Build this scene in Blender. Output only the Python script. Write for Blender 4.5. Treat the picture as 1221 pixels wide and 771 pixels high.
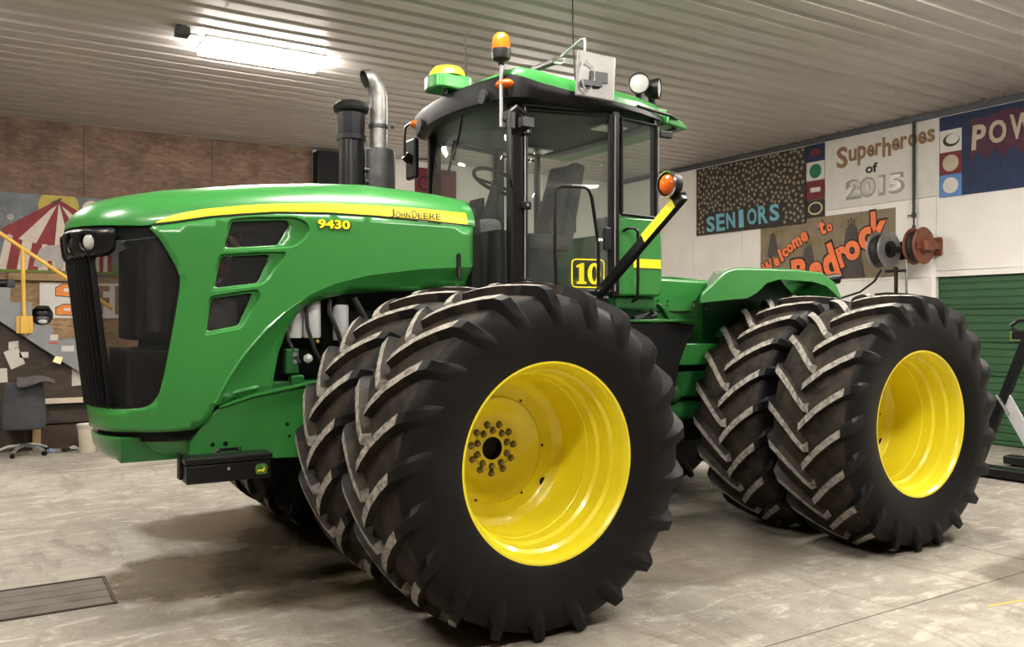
import bpy, bmesh, math, random
import numpy as np
from mathutils import Vector, Matrix, geometry

random.seed(7)
for _o in list(bpy.data.objects):
    bpy.data.objects.remove(_o)
SC = bpy.context.scene
COL = SC.collection
PI = math.pi

# ------------------------------------------------------------------ camera
cam_d = bpy.data.cameras.new('camera')
cam_d.sensor_width = 36.0
cam_d.lens = 1020.0 / 1221.0 * 36.0
cam_d.clip_start = 0.05
cam_d.clip_end = 100
cam = bpy.data.objects.new('camera', cam_d)
COL.objects.link(cam)
cam.location = (-2.732, -6.195, 1.780)
cam.rotation_euler = (PI / 2 - 0.002, 0, -0.5562)
SC.camera = cam

# ------------------------------------------------------------------ world, exposure
world = bpy.data.worlds.new('world')
SC.world = world
world.use_nodes = True
world.node_tree.nodes['Background'].inputs[0].default_value = (0.9, 0.95, 1.0, 1)
world.node_tree.nodes['Background'].inputs[1].default_value = 0.02
SC.view_settings.view_transform = 'Standard'
SC.view_settings.look = 'None'
SC.view_settings.exposure = 0.4
SC.view_settings.gamma = 1.0
SC.view_settings.use_curve_mapping = False
LAMP_STRENGTH = 70.0
LAMP_COLOR = (1.0, 0.94, 0.85, 1)

# ------------------------------------------------------------------ materials
MATS = {}


def nodes_of(name):
    m = bpy.data.materials.new(name)
    m.use_nodes = True
    nt = m.node_tree
    return m, nt, nt.nodes['Principled BSDF']


def mix_color(nt, fac, a, b):
    n = nt.nodes.new('ShaderNodeMix')
    n.data_type = 'RGBA'
    for s, v in ((0, fac), (6, a), (7, b)):
        if hasattr(v, 'links') or hasattr(v, 'is_linked'):
            nt.links.new(v, n.inputs[s])
        elif s == 0:
            n.inputs[0].default_value = v
        else:
            n.inputs[s].default_value = (*v, 1)
    return n.outputs[2]


def noise(nt, scale, detail=4, rough=.55, stretch=None, coord='Object', dist=0.0):
    tc = nt.nodes.new('ShaderNodeTexCoord')
    n = nt.nodes.new('ShaderNodeTexNoise')
    n.inputs['Scale'].default_value = scale
    n.inputs['Detail'].default_value = detail
    n.inputs['Roughness'].default_value = rough
    n.inputs['Distortion'].default_value = dist
    src = tc.outputs[coord]
    if stretch:
        mp = nt.nodes.new('ShaderNodeMapping')
        mp.inputs['Scale'].default_value = stretch
        nt.links.new(src, mp.inputs[0])
        src = mp.outputs[0]
    nt.links.new(src, n.inputs['Vector'])
    return n.outputs['Fac']


def ramp(nt, fac, *stops):
    r = nt.nodes.new('ShaderNodeValToRGB')
    e = r.color_ramp.elements
    while len(e) < len(stops):
        e.new(.5)
    for k, (p, c) in enumerate(stops):
        e[k].position = p
        e[k].color = (*c, 1) if not isinstance(c, (int, float)) else (c, c, c, 1)
    nt.links.new(fac, r.inputs[0])
    return r.outputs[0]


def bump(nt, b, h, strength=.2, dist=.01):
    n = nt.nodes.new('ShaderNodeBump')
    n.inputs['Strength'].default_value = strength
    n.inputs['Distance'].default_value = dist
    nt.links.new(h, n.inputs['Height'])
    nt.links.new(n.outputs[0], b.inputs['Normal'])


def plain(name, col, rough=.5, metal=0., var=.12, scale=6., bmp=0., coat=0., spec=.5):
    m, nt, b = nodes_of(name)
    f = noise(nt, scale)
    d = tuple(c * (1 - var) for c in col)
    l = tuple(min(1, c * (1 + var)) for c in col)
    nt.links.new(ramp(nt, f, (.3, d), (.7, l)), b.inputs['Base Color'])
    b.inputs['Roughness'].default_value = rough
    b.inputs['Metallic'].default_value = metal
    b.inputs['Specular IOR Level'].default_value = spec
    if coat:
        b.inputs['Coat Weight'].default_value = coat
        b.inputs['Coat Roughness'].default_value = .06
    if bmp:
        bump(nt, b, noise(nt, scale * 8), bmp, .004)
    MATS[name] = m
    return m


plain('green_paint', (.030, .195, .038), .32, var=.05, scale=2, coat=.35)
plain('green_frame', (.014, .110, .024), .42, var=.12, scale=5, coat=.1)
plain('yellow_paint', (.82, .70, .022), .32, var=.04, scale=3, coat=.3)
plain('yellow_decal', (.90, .74, .012), .4, var=.03)
plain('yellow_rail', (.55, .33, .05), .5, var=.12)
plain('black_paint', (.0045, .0045, .005), .34, var=.2, spec=.35)
plain('black_plastic', (.006, .006, .0068), .45, var=.2, bmp=.08, scale=20, spec=.28)
plain('black_trim', (.003, .003, .003), .5, var=.2, spec=.25)
plain('decal_black', (.01, .01, .008), .5)
plain('dark_steel', (.05, .05, .052), .45, .6, var=.25)
plain('chrome', (.55, .55, .55), .18, 1., var=.05)
plain('nut_steel', (.30, .25, .17), .5, .4, var=.3)
plain('grey_steel', (.33, .33, .34), .4, .7, var=.15)
plain('muffler_metal', (.045, .045, .046), .48, .4, var=.5, scale=9)
plain('pipe_metal', (.22, .215, .21), .42, .7, var=.45, scale=9)
plain('filter_white', (.62, .62, .62), .4, var=.06)
plain('seat_fabric', (.035, .035, .038), .9, var=.2)
plain('interior_dark', (.014, .014, .016), .7, var=.2, spec=.25)
plain('headliner', (.13, .135, .13), .9, var=.1)
plain('white_paint', (.80, .775, .735), .7, var=.05, scale=1.5)
plain('poster_white', (.62, .60, .56), .7, var=.06)
plain('poster_black', (.035, .028, .024), .75, var=.3)
plain('poster_tan', (.235, .185, .125), .8, var=.15)
plain('poster_brown', (.25, .15, .08), .8, var=.1)
plain('burst_maroon', (.075, .022, .045), .75, var=.2)
plain('poster_blue', (.013, .026, .075), .7, var=.25)
plain('light_blue', (.10, .22, .50), .7)
plain('maroon', (.16, .022, .035), .75, var=.15)
plain('emblem_green', (.02, .16, .09), .7)
plain('cyan_paint', (.16, .42, .52), .7)
plain('orange_paint', (.85, .20, .07), .7, var=.06)
plain('orange_flat', (.72, .24, .05), .7)
plain('paint_grey', (.075, .065, .06), .8)
plain('olive_paint', (.32, .29, .10), .8)
plain('pebble_tan', (.27, .23, .15), .8)
plain('cream_paint', (.46, .39, .30), .8)
plain('tent_red', (.22, .035, .04), .8, var=.15)
plain('tent_white', (.58, .50, .42), .8, var=.1)
plain('sun_yellow', (.46, .36, .08), .8)
plain('sky_paint', (.15, .165, .18), .8, var=.3, scale=3)
plain('grass_paint', (.13, .20, .035), .8)
plain('elephant_grey', (.36, .34, .32), .8)
plain('glitter', (.75, .74, .72), .25, .6, var=.25, scale=90)
plain('grey_stair', (.17, .175, .18), .6, var=.1)
plain('dark_board', (.045, .028, .018), .8, var=.35, scale=4)
plain('paper', (.42, .39, .35), .8, var=.08)
plain('sticky_note', (.70, .64, .34), .8)
plain('blue_cloth', (.25, .32, .5), .8)
plain('jacket', (.06, .05, .05), .95, var=.25, scale=12)
plain('bin_plastic', (.62, .56, .46), .5, var=.06)
plain('door_green', (.022, .082, .030), .5, var=.15, scale=2)
plain('reel_red', (.20, .065, .035), .6, var=.3, scale=9)
plain('reel_grey', (.28, .27, .26), .5, .4, var=.2)
plain('hose_black', (.012, .012, .012), .6)
plain('plank_wood', (.30, .19, .09), .75, var=.25, scale=5)
plain('steel_angle', (.10, .105, .12), .5, .4, var=.2)
plain('drain_steel', (.13, .115, .095), .6, .3, var=.35, scale=4)
plain('helmet_white', (.35, .35, .36), .4)
plain('silver_panel', (.20, .197, .19), .4, .5, var=.1, scale=3)
plain('red_tag', (.45, .05, .05), .7)
plain('fixture_white', (.75, .75, .72), .5)
plain('lamp_white', (.8, .8, .78), .15, var=.05, coat=.5)
plain('amber_strip', (.9, .80, .02), .4)

# OSB board
def osb(name, c0, c1, c2):
    m, nt, b = nodes_of(name)
    v = nt.nodes.new('ShaderNodeTexVoronoi')
    v.inputs['Scale'].default_value = 16
    tc = nt.nodes.new('ShaderNodeTexCoord')
    mp = nt.nodes.new('ShaderNodeMapping')
    mp.inputs['Scale'].default_value = (.55, 1, 1.6)
    nt.links.new(tc.outputs['Object'], mp.inputs[0])
    nt.links.new(mp.outputs[0], v.inputs['Vector'])
    sep = nt.nodes.new('ShaderNodeSeparateColor')
    nt.links.new(v.outputs['Color'], sep.inputs[0])
    a = ramp(nt, sep.outputs[0], (0., c0), (.5, c1), (1., c2))
    g = ramp(nt, noise(nt, 2.2, 5), (.3, .55), (.75, 1.25))
    mm = nt.nodes.new('ShaderNodeMix')
    mm.data_type = 'RGBA'
    mm.blend_type = 'MULTIPLY'
    mm.inputs[0].default_value = 1
    nt.links.new(a, mm.inputs[6])
    nt.links.new(g, mm.inputs[7])
    nt.links.new(mm.outputs[2], b.inputs['Base Color'])
    b.inputs['Roughness'].default_value = .75
    bump(nt, b, sep.outputs[1], .12, .003)
    MATS[name] = m


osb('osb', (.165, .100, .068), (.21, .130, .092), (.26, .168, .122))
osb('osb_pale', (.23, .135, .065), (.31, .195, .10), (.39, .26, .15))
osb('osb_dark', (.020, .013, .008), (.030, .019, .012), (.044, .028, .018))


# concrete floor with scuffs and a wet patch
def concrete():
    m, nt, b = nodes_of('concrete')
    L = nt.links.new
    n1 = noise(nt, .7, 8, .62, dist=.6)
    base = ramp(nt, n1, (.28, (.165, .148, .122)), (.5, (.275, .25, .21)), (.72, (.39, .36, .31)))
    n2 = noise(nt, 5.0, 9, .74, stretch=(.45, 1.3, 1), dist=.9)
    scuff = ramp(nt, n2, (.52, 0.), (.62, .6))
    c = mix_color(nt, scuff, base, (.50, .465, .41))
    n3 = noise(nt, 2.0, 6, .7, stretch=(1.6, .5, 1), dist=1.2)
    dirt = ramp(nt, n3, (.50, 0.), (.64, .7))
    c = mix_color(nt, dirt, c, (.17, .145, .115))
    n5 = noise(nt, 26, 3, .7)
    sp = ramp(nt, n5, (.61, 0.), (.68, .6))
    c = mix_color(nt, sp, c, (.50, .47, .42))
    n6 = noise(nt, 14, 6, .75, stretch=(.6, 1.4, 1), dist=1.5)
    c = mix_color(nt, ramp(nt, n6, (.54, 0.), (.66, .5)), c, (.13, .112, .09))
    # wet patches: soft ellipses broken up by noise
    tc = nt.nodes.new('ShaderNodeTexCoord')
    wets = None
    for (cx, cy, rx, ry, amt) in ((-1.28, .08, .95, .70, 1.), (-.35, .35, .9, 1.3, 1.), (-.95, 1.55, .70, .6, .8), (-.55, -.62, 1.0, .60, .85), (1.9, -1.3, 1.2, .8, .6), (3.75, -3.05, .75, .42, .7), (4.6, -3.2, .9, .35, .6)):
        mp = nt.nodes.new('ShaderNodeMapping')
        mp.vector_type = 'POINT'
        mp.inputs['Location'].default_value = (-cx / rx, -cy / ry, 0)
        mp.inputs['Scale'].default_value = (1 / rx, 1 / ry, 0)
        L(tc.outputs['Object'], mp.inputs[0])
        ln = nt.nodes.new('ShaderNodeVectorMath')
        ln.operation = 'LENGTH'
        L(mp.outputs[0], ln.inputs[0])
        ad = nt.nodes.new('ShaderNodeMath')
        ad.operation = 'MULTIPLY_ADD'
        L(noise(nt, 2.4, 5, .6), ad.inputs[0])
        ad.inputs[1].default_value = .9
        L(ln.outputs['Value'], ad.inputs[2])
        r = ramp(nt, ad.outputs[0], (0., amt), (1., 0.))
        r.node.color_ramp.elements[0].position = .84
        r.node.color_ramp.elements[1].position = .999
        sc = nt.nodes.new('ShaderNodeMath')
        sc.operation = 'MULTIPLY'
        sc.inputs[1].default_value = .68
        L(ad.outputs[0], sc.inputs[0])
        L(sc.outputs[0], r.node.inputs[0])
        if wets is None:
            wets = r
        else:
            mx = nt.nodes.new('ShaderNodeMath')
            mx.operation = 'MAXIMUM'
            L(wets, mx.inputs[0])
            L(r, mx.inputs[1])
            wets = mx.outputs[0]
    n4 = noise(nt, 3.2, 6, .6, dist=.5)
    wetc = ramp(nt, n4, (.35, (.042, .032, .021)), (.60, (.095, .070, .043)), (.75, (.17, .092, .052)))
    wf = nt.nodes.new('ShaderNodeMath')
    wf.operation = 'MULTIPLY'
    wf.inputs[1].default_value = .85
    L(wets, wf.inputs[0])
    c = mix_color(nt, wf.outputs[0], c, wetc)
    L(c, b.inputs['Base Color'])
    rr = mix_color(nt, wets, ramp(nt, n2, (.3, .72), (.7, .5)), (.22, .22, .22))
    L(rr, b.inputs['Roughness'])
    bump(nt, b, n2, .12, .01)
    MATS['concrete'] = m


concrete()


# painted block wall, ceiling sheet
def ceiling_mat():
    m, nt, b = nodes_of('ceiling_metal')
    f = noise(nt, 1.6, 6, .65, stretch=(.25, 1.5, 1))
    nt.links.new(ramp(nt, f, (.3, (.42, .39, .375)), (.7, (.56, .525, .51))), b.inputs['Base Color'])
    b.inputs['Roughness'].default_value = .42
    b.inputs['Metallic'].default_value = .1
    MATS['ceiling_metal'] = m


ceiling_mat()


# rubber: black with brown soil dust on the tread band
def rubber(name, dust):
    m, nt, b = nodes_of(name)
    f = noise(nt, 9, 6, .65)
    blk = ramp(nt, noise(nt, 3), (.3, (.0022, .0022, .0024)), (.75, (.0075, .0075, .0075)))
    if dust == 'tread':
        fac = ramp(nt, f, (.36, .1), (.62, .85))
        c = mix_color(nt, fac, blk, (.042, .031, .021))
    elif dust == 'top':
        fac = ramp(nt, noise(nt, 26, 5, .7), (.34, .15), (.58, 1.))
        c = mix_color(nt, fac, (.035, .032, .028), (.33, .305, .27))
    else:
        fac = ramp(nt, f, (.52, 0.), (.8, .35))
        c = mix_color(nt, fac, blk, (.018, .0175, .0165))
    nt.links.new(c, b.inputs['Base Color'])
    b.inputs['Roughness'].default_value = .7 if dust != 'side' else .55
    b.inputs['Specular IOR Level'].default_value = .22
    bump(nt, b, noise(nt, 40 if dust != 'side' else 14, 4), .25 if dust != 'side' else .08, .006)
    MATS[name] = m


rubber('rubber_side', 'side')
rubber('rubber_tread', 'tread')
rubber('rubber_top', 'top')


def glassy(name, tint, rough=.01, dust=.03):
    m = bpy.data.materials.new(name)
    m.use_nodes = True
    nt = m.node_tree
    nt.nodes.clear()
    out = nt.nodes.new('ShaderNodeOutputMaterial')
    tr = nt.nodes.new('ShaderNodeBsdfTransparent')
    tr.inputs[0].default_value = (*tint, 1)
    gl = nt.nodes.new('ShaderNodeBsdfGlossy')
    gl.inputs['Roughness'].default_value = rough
    fr = nt.nodes.new('ShaderNodeFresnel')
    fr.inputs['IOR'].default_value = 1.5
    mx = nt.nodes.new('ShaderNodeMixShader')
    # the far skin of a pane reflects nothing more: no false inner reflection
    ge = nt.nodes.new('ShaderNodeNewGeometry')
    inv = nt.nodes.new('ShaderNodeMath')
    inv.operation = 'SUBTRACT'
    inv.inputs[0].default_value = 1.0
    nt.links.new(ge.outputs['Backfacing'], inv.inputs[1])
    mu_ = nt.nodes.new('ShaderNodeMath')
    mu_.operation = 'MULTIPLY'
    nt.links.new(fr.outputs[0], mu_.inputs[0])
    nt.links.new(inv.outputs[0], mu_.inputs[1])
    nt.links.new(mu_.outputs[0], mx.inputs[0])
    # thin film of dust on the pane
    df = nt.nodes.new('ShaderNodeBsdfDiffuse')
    df.inputs[0].default_value = (.5, .52, .5, 1)
    m2 = nt.nodes.new('ShaderNodeMixShader')
    m2.inputs[0].default_value = dust
    nt.links.new(tr.outputs[0], m2.inputs[1])
    nt.links.new(df.outputs[0], m2.inputs[2])
    nt.links.new(m2.outputs[0], mx.inputs[1])
    nt.links.new(gl.outputs[0], mx.inputs[2])
    nt.links.new(mx.outputs[0], out.inputs[0])
    MATS[name] = m


glassy('cab_glass', (.93, .955, .94))


def perforated(name, col, hole, scale, angle=0.):
    # woven wire screen: wires are opaque, the cells between them are open
    m, nt, b = nodes_of(name)
    out = nt.nodes['Material Output']
    b.inputs['Base Color'].default_value = (*col, 1)
    b.inputs['Roughness'].default_value = .45
    tr = nt.nodes.new('ShaderNodeBsdfTransparent')
    mx = nt.nodes.new('ShaderNodeMixShader')
    w = nt.nodes.new('ShaderNodeTexWave')
    w.inputs['Scale'].default_value = scale
    tc = nt.nodes.new('ShaderNodeTexCoord')
    mp = nt.nodes.new('ShaderNodeMapping')
    mp.inputs['Rotation'].default_value = (0, angle, 0)
    nt.links.new(tc.outputs['Object'], mp.inputs[0])
    nt.links.new(mp.outputs[0], w.inputs['Vector'])
    r = ramp(nt, w.outputs['Fac'], (hole - .1, 0.), (hole + .1, 1.))
    nt.links.new(r, mx.inputs[0])
    nt.links.new(b.outputs[0], mx.inputs[1])
    nt.links.new(tr.outputs[0], mx.inputs[2])
    nt.links.new(mx.outputs[0], out.inputs[0])
    MATS[name] = m


def fine_screen(name, col, openness):
    # woven wire far too fine to resolve: light passes the open share of it
    m, nt, b = nodes_of(name)
    out = nt.nodes['Material Output']
    b.inputs['Base Color'].default_value = (*col, 1)
    b.inputs['Roughness'].default_value = .5
    tr = nt.nodes.new('ShaderNodeBsdfTransparent')
    mx = nt.nodes.new('ShaderNodeMixShader')
    mx.inputs[0].default_value = openness
    nt.links.new(b.outputs[0], mx.inputs[1])
    nt.links.new(tr.outputs[0], mx.inputs[2])
    nt.links.new(mx.outputs[0], out.inputs[0])
    MATS[name] = m


fine_screen('grille_screen', (.004, .004, .0045), .52)
perforated('vent_screen', (.006, .006, .0065), .72, 22, .65)


def emitter(name, col, strength):
    m = bpy.data.materials.new(name)
    m.use_nodes = True
    nt = m.node_tree
    nt.nodes.clear()
    out = nt.nodes.new('ShaderNodeOutputMaterial')
    e = nt.nodes.new('ShaderNodeEmission')
    e.inputs[0].default_value = col
    e.inputs[1].default_value = strength
    nt.links.new(e.outputs[0], out.inputs[0])
    MATS[name] = m


emitter('lamp_glow', LAMP_COLOR, LAMP_STRENGTH)


def amber(name, col):
    m, nt, b = nodes_of(name)
    b.inputs['Base Color'].default_value = (*col, 1)
    b.inputs['Roughness'].default_value = .12
    b.inputs['Subsurface Weight'].default_value = .2
    bump(nt, b, noise(nt, 60, 1), .15, .004)
    MATS[name] = m


amber('amber_lens', (.62, .11, .010))
amber('clear_lens', (.42, .42, .41))


# ------------------------------------------------------------------ mesh helpers
WLOC = {}


class MB:
    """collects shapes; build() links them as one mesh object"""

    def __init__(self):
        self.v, self.f, self.m = [], [], []

    def add(self, verts, faces, mi=0):
        k = len(self.v)
        self.v += [tuple(map(float, p)) for p in verts]
        self.f += [tuple(i + k for i in fc) for fc in faces]
        self.m += [mi] * len(faces)
        return self

    def box(self, x0, x1, y0, y1, z0, z1, mi=0):
        return self.add([(x0, y0, z0), (x1, y0, z0), (x1, y1, z0), (x0, y1, z0), (x0, y0, z1), (x1, y0, z1), (x1, y1, z1), (x0, y1, z1)],
                        [(0, 3, 2, 1), (4, 5, 6, 7), (0, 1, 5, 4), (1, 2, 6, 5), (2, 3, 7, 6), (3, 0, 4, 7)], mi)

    def prism(self, poly, axis, a, b, mi=0):
        """poly in the two remaining axes (cyclic order xyz), extruded along axis a..b"""
        def pt(p, t):
            if axis == 'y':
                return (p[0], t, p[1])
            if axis == 'x':
                return (t, p[0], p[1])
            return (p[0], p[1], t)
        n = len(poly)
        vs = [pt(p, a) for p in poly] + [pt(p, b) for p in poly]
        fs = [tuple(range(n)), tuple(range(2 * n - 1, n - 1, -1))]
        fs += [(i, i + n, (i + 1) % n + n, (i + 1) % n) for i in range(n)]
        return self.add(vs, fs, mi)

    def tube(self, pts, r, n=10, cap=True, mi=0):
        P = [Vector(p) for p in pts]
        R = r if isinstance(r, (list, tuple)) else [r] * len(P)
        t0 = (P[1] - P[0]).normalized()
        ref = Vector((0, 0, 1)) if abs(t0.z) < .9 else Vector((1, 0, 0))
        s = t0.cross(ref).normalized()
        vs = []
        for i, p in enumerate(P):
            if i == 0:
                t = P[1] - P[0]
            elif i == len(P) - 1:
                t = P[-1] - P[-2]
            else:
                t = (P[i + 1] - P[i]).normalized() + (P[i] - P[i - 1]).normalized()
            t.normalize()
            s = (s - t * s.dot(t)).normalized()
            u = t.cross(s)
            for k in range(n):
                a = 2 * PI * k / n
                vs.append(p + (s * math.cos(a) + u * math.sin(a)) * R[i])
        fs = []
        for i in range(len(P) - 1):
            for k in range(n):
                a, b = i * n + k, i * n + (k + 1) % n
                fs.append((a, b, b + n, a + n))
        if cap:
            fs.append(tuple(range(n - 1, -1, -1)))
            fs.append(tuple(range((len(P) - 1) * n, len(P) * n)))
        return self.add(vs, fs, mi)

    def lathe(self, prof, origin, axis='y', n=48, closed=False, mi=0, mis=None):
        """prof: (along, radius)"""
        ox, oy, oz = origin
        vs, fs, ms = [], [], []
        for a, r in prof:
            for k in range(n):
                t = 2 * PI * k / n
                c, s = r * math.cos(t), r * math.sin(t)
                vs.append({'y': (ox + c, oy + a, oz + s), 'x': (ox + a, oy + c, oz + s), 'z': (ox + c, oy + s, oz + a)}[axis])
        m = len(prof)
        for i in range(m - (0 if closed else 1)):
            for k in range(n):
                a, b = i * n + k, i * n + (k + 1) % n
                c, d = ((i + 1) % m) * n + k, ((i + 1) % m) * n + (k + 1) % n
                fs.append((a, b, d, c))
                ms.append(mi if mis is None else mis[i])
        k = len(self.v)
        self.v += vs
        self.f += [tuple(i + k for i in fc) for fc in fs]
        self.m += ms
        return self

    def disc_cap(self, origin, r, axis='y', n=24, mi=0):
        ox, oy, oz = origin
        vs = []
        for k in range(n):
            t = 2 * PI * k / n
            c, s = r * math.cos(t), r * math.sin(t)
            vs.append({'y': (ox + c, oy, oz + s), 'x': (ox, oy + c, oz + s), 'z': (ox + c, oy + s, oz)}[axis])
        return self.add(vs, [tuple(range(n))], mi)

    def ball(self, c, r, n=12, m=8, sq=(1, 1, 1), mi=0, top=1.0, bot=-1.0):
        vs, fs = [], []
        for i in range(m + 1):
            z = bot + (top - bot) * i / m
            ph = math.asin(max(-1, min(1, z)))
            for k in range(n):
                t = 2 * PI * k / n
                vs.append((c[0] + r * sq[0] * math.cos(ph) * math.cos(t), c[1] + r * sq[1] * math.cos(ph) * math.sin(t), c[2] + r * sq[2] * math.sin(ph)))
        for i in range(m):
            for k in range(n):
                a, b = i * n + k, i * n + (k + 1) % n
                fs.append((a, b, b + n, a + n))
        return self.add(vs, fs, mi)

    def grid(self, rows, mi=0, flip=False):
        """rows: list of equal-length lists of points"""
        n = len(rows[0])
        vs = [p for r in rows for p in r]
        fs = []
        for i in range(len(rows) - 1):
            for k in range(n - 1):
                a = i * n + k
                q = (a, a + 1, a + n + 1, a + n)
                fs.append(q[::-1] if flip else q)
        return self.add(vs, fs, mi)

    def mirror_y(self):
        k = len(self.v)
        v = [(x, -y, z) for x, y, z in self.v]
        f = [tuple(i + k for i in fc[::-1]) for fc in self.f]
        m = list(self.m)
        self.v += v
        self.f += f
        self.m += m
        return self

    def xform(self, M):
        self.v = [tuple(M @ Vector(p)) for p in self.v]
        return self

    def build(self, name, mats, parent=None, smooth=35, bevel=0., solid=0., weld=True, seg=2):
        me = bpy.data.meshes.new(name)
        off = WLOC.get(parent.name, Vector((0, 0, 0))) if parent else Vector((0, 0, 0))
        me.from_pydata([tuple(Vector(p) - off) for p in self.v], [], self.f)
        if isinstance(mats, str):
            mats = [mats]
        for mt in mats:
            me.materials.append(MATS[mt])
        me.polygons.foreach_set('material_index', self.m)
        bm = bmesh.new()
        bm.from_mesh(me)
        if weld:
            bmesh.ops.remove_doubles(bm, verts=bm.verts, dist=1e-5)
        bmesh.ops.recalc_face_normals(bm, faces=bm.faces)
        bm.to_mesh(me)
        bm.free()
        if smooth:
            me.polygons.foreach_set('use_smooth', [True] * len(me.polygons))
            me.set_sharp_from_angle(angle=math.radians(smooth))
        o = bpy.data.objects.new(name, me)
        COL.objects.link(o)
        if parent:
            o.parent = parent
            WLOC[o.name] = off
        if solid:
            md = o.modifiers.new('thickness', 'SOLIDIFY')
            md.thickness = solid
            md.offset = -1
        if bevel:
            md = o.modifiers.new('bevel', 'BEVEL')
            md.width = bevel
            md.segments = seg
            md.limit_method = 'ANGLE'
            md.angle_limit = math.radians(40)
        return o


def tag(o, label=None, cat=None, group=None, kind=None):
    if label:
        o['label'] = label
    if cat:
        o['category'] = cat
    if group:
        o['group'] = group
    if kind:
        o['kind'] = kind
    return o


def thing(name, label, cat, loc=(0, 0, 0), group=None):
    o = bpy.data.objects.new(name, None)
    COL.objects.link(o)
    o.location = loc
    o.empty_display_size = .1
    WLOC[o.name] = Vector(loc)
    return tag(o, label, cat, group)


def struct(o):
    o['kind'] = 'structure'
    return o


def text(name, body, mat, parent, origin, xdir, zdir, height, width=None, bold=0., depth=.002, shear=0., align='CENTER', spacing=1.0):
    """lettering as a thin raised mesh: origin is the middle of the line"""
    cu = bpy.data.curves.new(name, 'FONT')
    cu.body = body
    cu.align_x = align
    cu.align_y = 'CENTER'
    cu.offset = bold
    cu.shear = shear
    cu.extrude = .02
    cu.space_character = spacing
    cu.resolution_u = 3
    t = bpy.data.objects.new(name + '_curve', cu)
    COL.objects.link(t)
    dg = bpy.context.evaluated_depsgraph_get()
    me = bpy.data.meshes.new_from_object(t.evaluated_get(dg))
    bpy.data.objects.remove(t)
    co = np.array([v.co[:] for v in me.vertices])
    lo, hi = co.min(0), co.max(0)
    s = height / (hi[1] - lo[1])
    sx = s if width is None else width / (hi[0] - lo[0])
    c = (lo + hi) / 2
    xd, zd = Vector(xdir).normalized(), Vector(zdir).normalized()
    nd = xd.cross(zd).normalized()
    off = WLOC.get(parent.name, Vector((0, 0, 0))) if parent else Vector((0, 0, 0))
    O = Vector(origin) - off
    for v, p in zip(me.vertices, co):
        v.co = O + xd * float((p[0] - c[0]) * sx) + zd * float((p[1] - c[1]) * s) + nd * (depth * (1 if p[2] > 0 else 0))
    me.materials.clear()
    me.materials.append(MATS[mat])
    me.name = name
    o = bpy.data.objects.new(name, me)
    COL.objects.link(o)
    o.parent = parent
    WLOC[o.name] = off
    return o


def in_poly(p, poly):
    x, y = p
    c = False
    j = len(poly) - 1
    for i in range(len(poly)):
        xi, yi = poly[i]
        xj, yj = poly[j]
        if (yi > y) != (yj > y) and x < (xj - xi) * (y - yi) / (yj - yi) + xi:
            c = not c
        j = i
    return c


def rounded(poly, r=.02, n=4):
    """round the corners of a polygon"""
    out = []
    N = len(poly)
    for i in range(N):
        p, a, b = Vector(poly[i]), Vector(poly[i - 1]), Vector(poly[(i + 1) % N])
        da, db = (a - p), (b - p)
        ra = min(r, da.length * .45)
        rb = min(r, db.length * .45)
        A, B = p + da.normalized() * ra, p + db.normalized() * rb
        for k in range(n + 1):
            t = k / n
            out.append(tuple(A * (1 - t) ** 2 + p * 2 * t * (1 - t) + B * t * t))
    return out


def resample(poly, d=.05):
    out = []
    N = len(poly)
    for i in range(N):
        a, b = Vector(poly[i]), Vector(poly[(i + 1) % N])
        k = max(1, int((b - a).length / d))
        out += [tuple(a.lerp(b, t / k)) for t in range(k)]
    return out


def sheet(outline, holes, fn, step=.05, mi=0):
    """triangulated panel of a 2D outline with holes, mapped to 3D by fn(u, v)"""
    pts, edges = [], []

    def ring(poly):
        k = len(pts)
        n = len(poly)
        pts.extend(Vector(p) for p in poly)
        edges.extend((k + i, k + (i + 1) % n) for i in range(n))
    o = resample(outline, step)
    ring(o)
    hs = [resample(h, step) for h in holes]
    for h in hs:
        ring(h)
    us = [p[0] for p in o]
    vs = [p[1] for p in o]
    y = min(vs) + step * .5
    row = 0
    while y < max(vs):
        x = min(us) + step * (.5 if row % 2 else .25)
        while x < max(us):
            if in_poly((x, y), o) and not any(in_poly((x, y), h) for h in hs):
                if min((Vector((x, y)) - q).length for q in pts[:len(o) + sum(map(len, hs))]) > step * .45:
                    pts.append(Vector((x, y)))
            x += step
        y += step * .87
        row += 1
    V, E, F, *_ = geometry.delaunay_2d_cdt(pts, edges, [], 0, 1e-5)
    mb = MB()
    keep = []
    for f in F:
        c = (V[f[0]] + V[f[1]] + V[f[2]]) / 3
        if in_poly(c, o) and not any(in_poly(c, h) for h in hs):
            keep.append(tuple(f))
    mb.add([fn(p[0], p[1]) for p in V], keep, mi)
    used = sorted({i for f in keep for i in f})
    remap = {i: k for k, i in enumerate(used)}
    mb.v = [mb.v[i] for i in used]
    mb.f = [tuple(remap[i] for i in f) for f in keep]
    return mb

# ================================================================== THE ROOM
RX0, RX1, RY0, RY1, RH = -9.0, 9.65, -11.0, 9.3, 4.98

fl = struct(MB().box(RX0 - .3, RX1 + .3, RY0 - .3, RY1 + .3, -.2, 0).build('floor', 'concrete', smooth=0))
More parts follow.
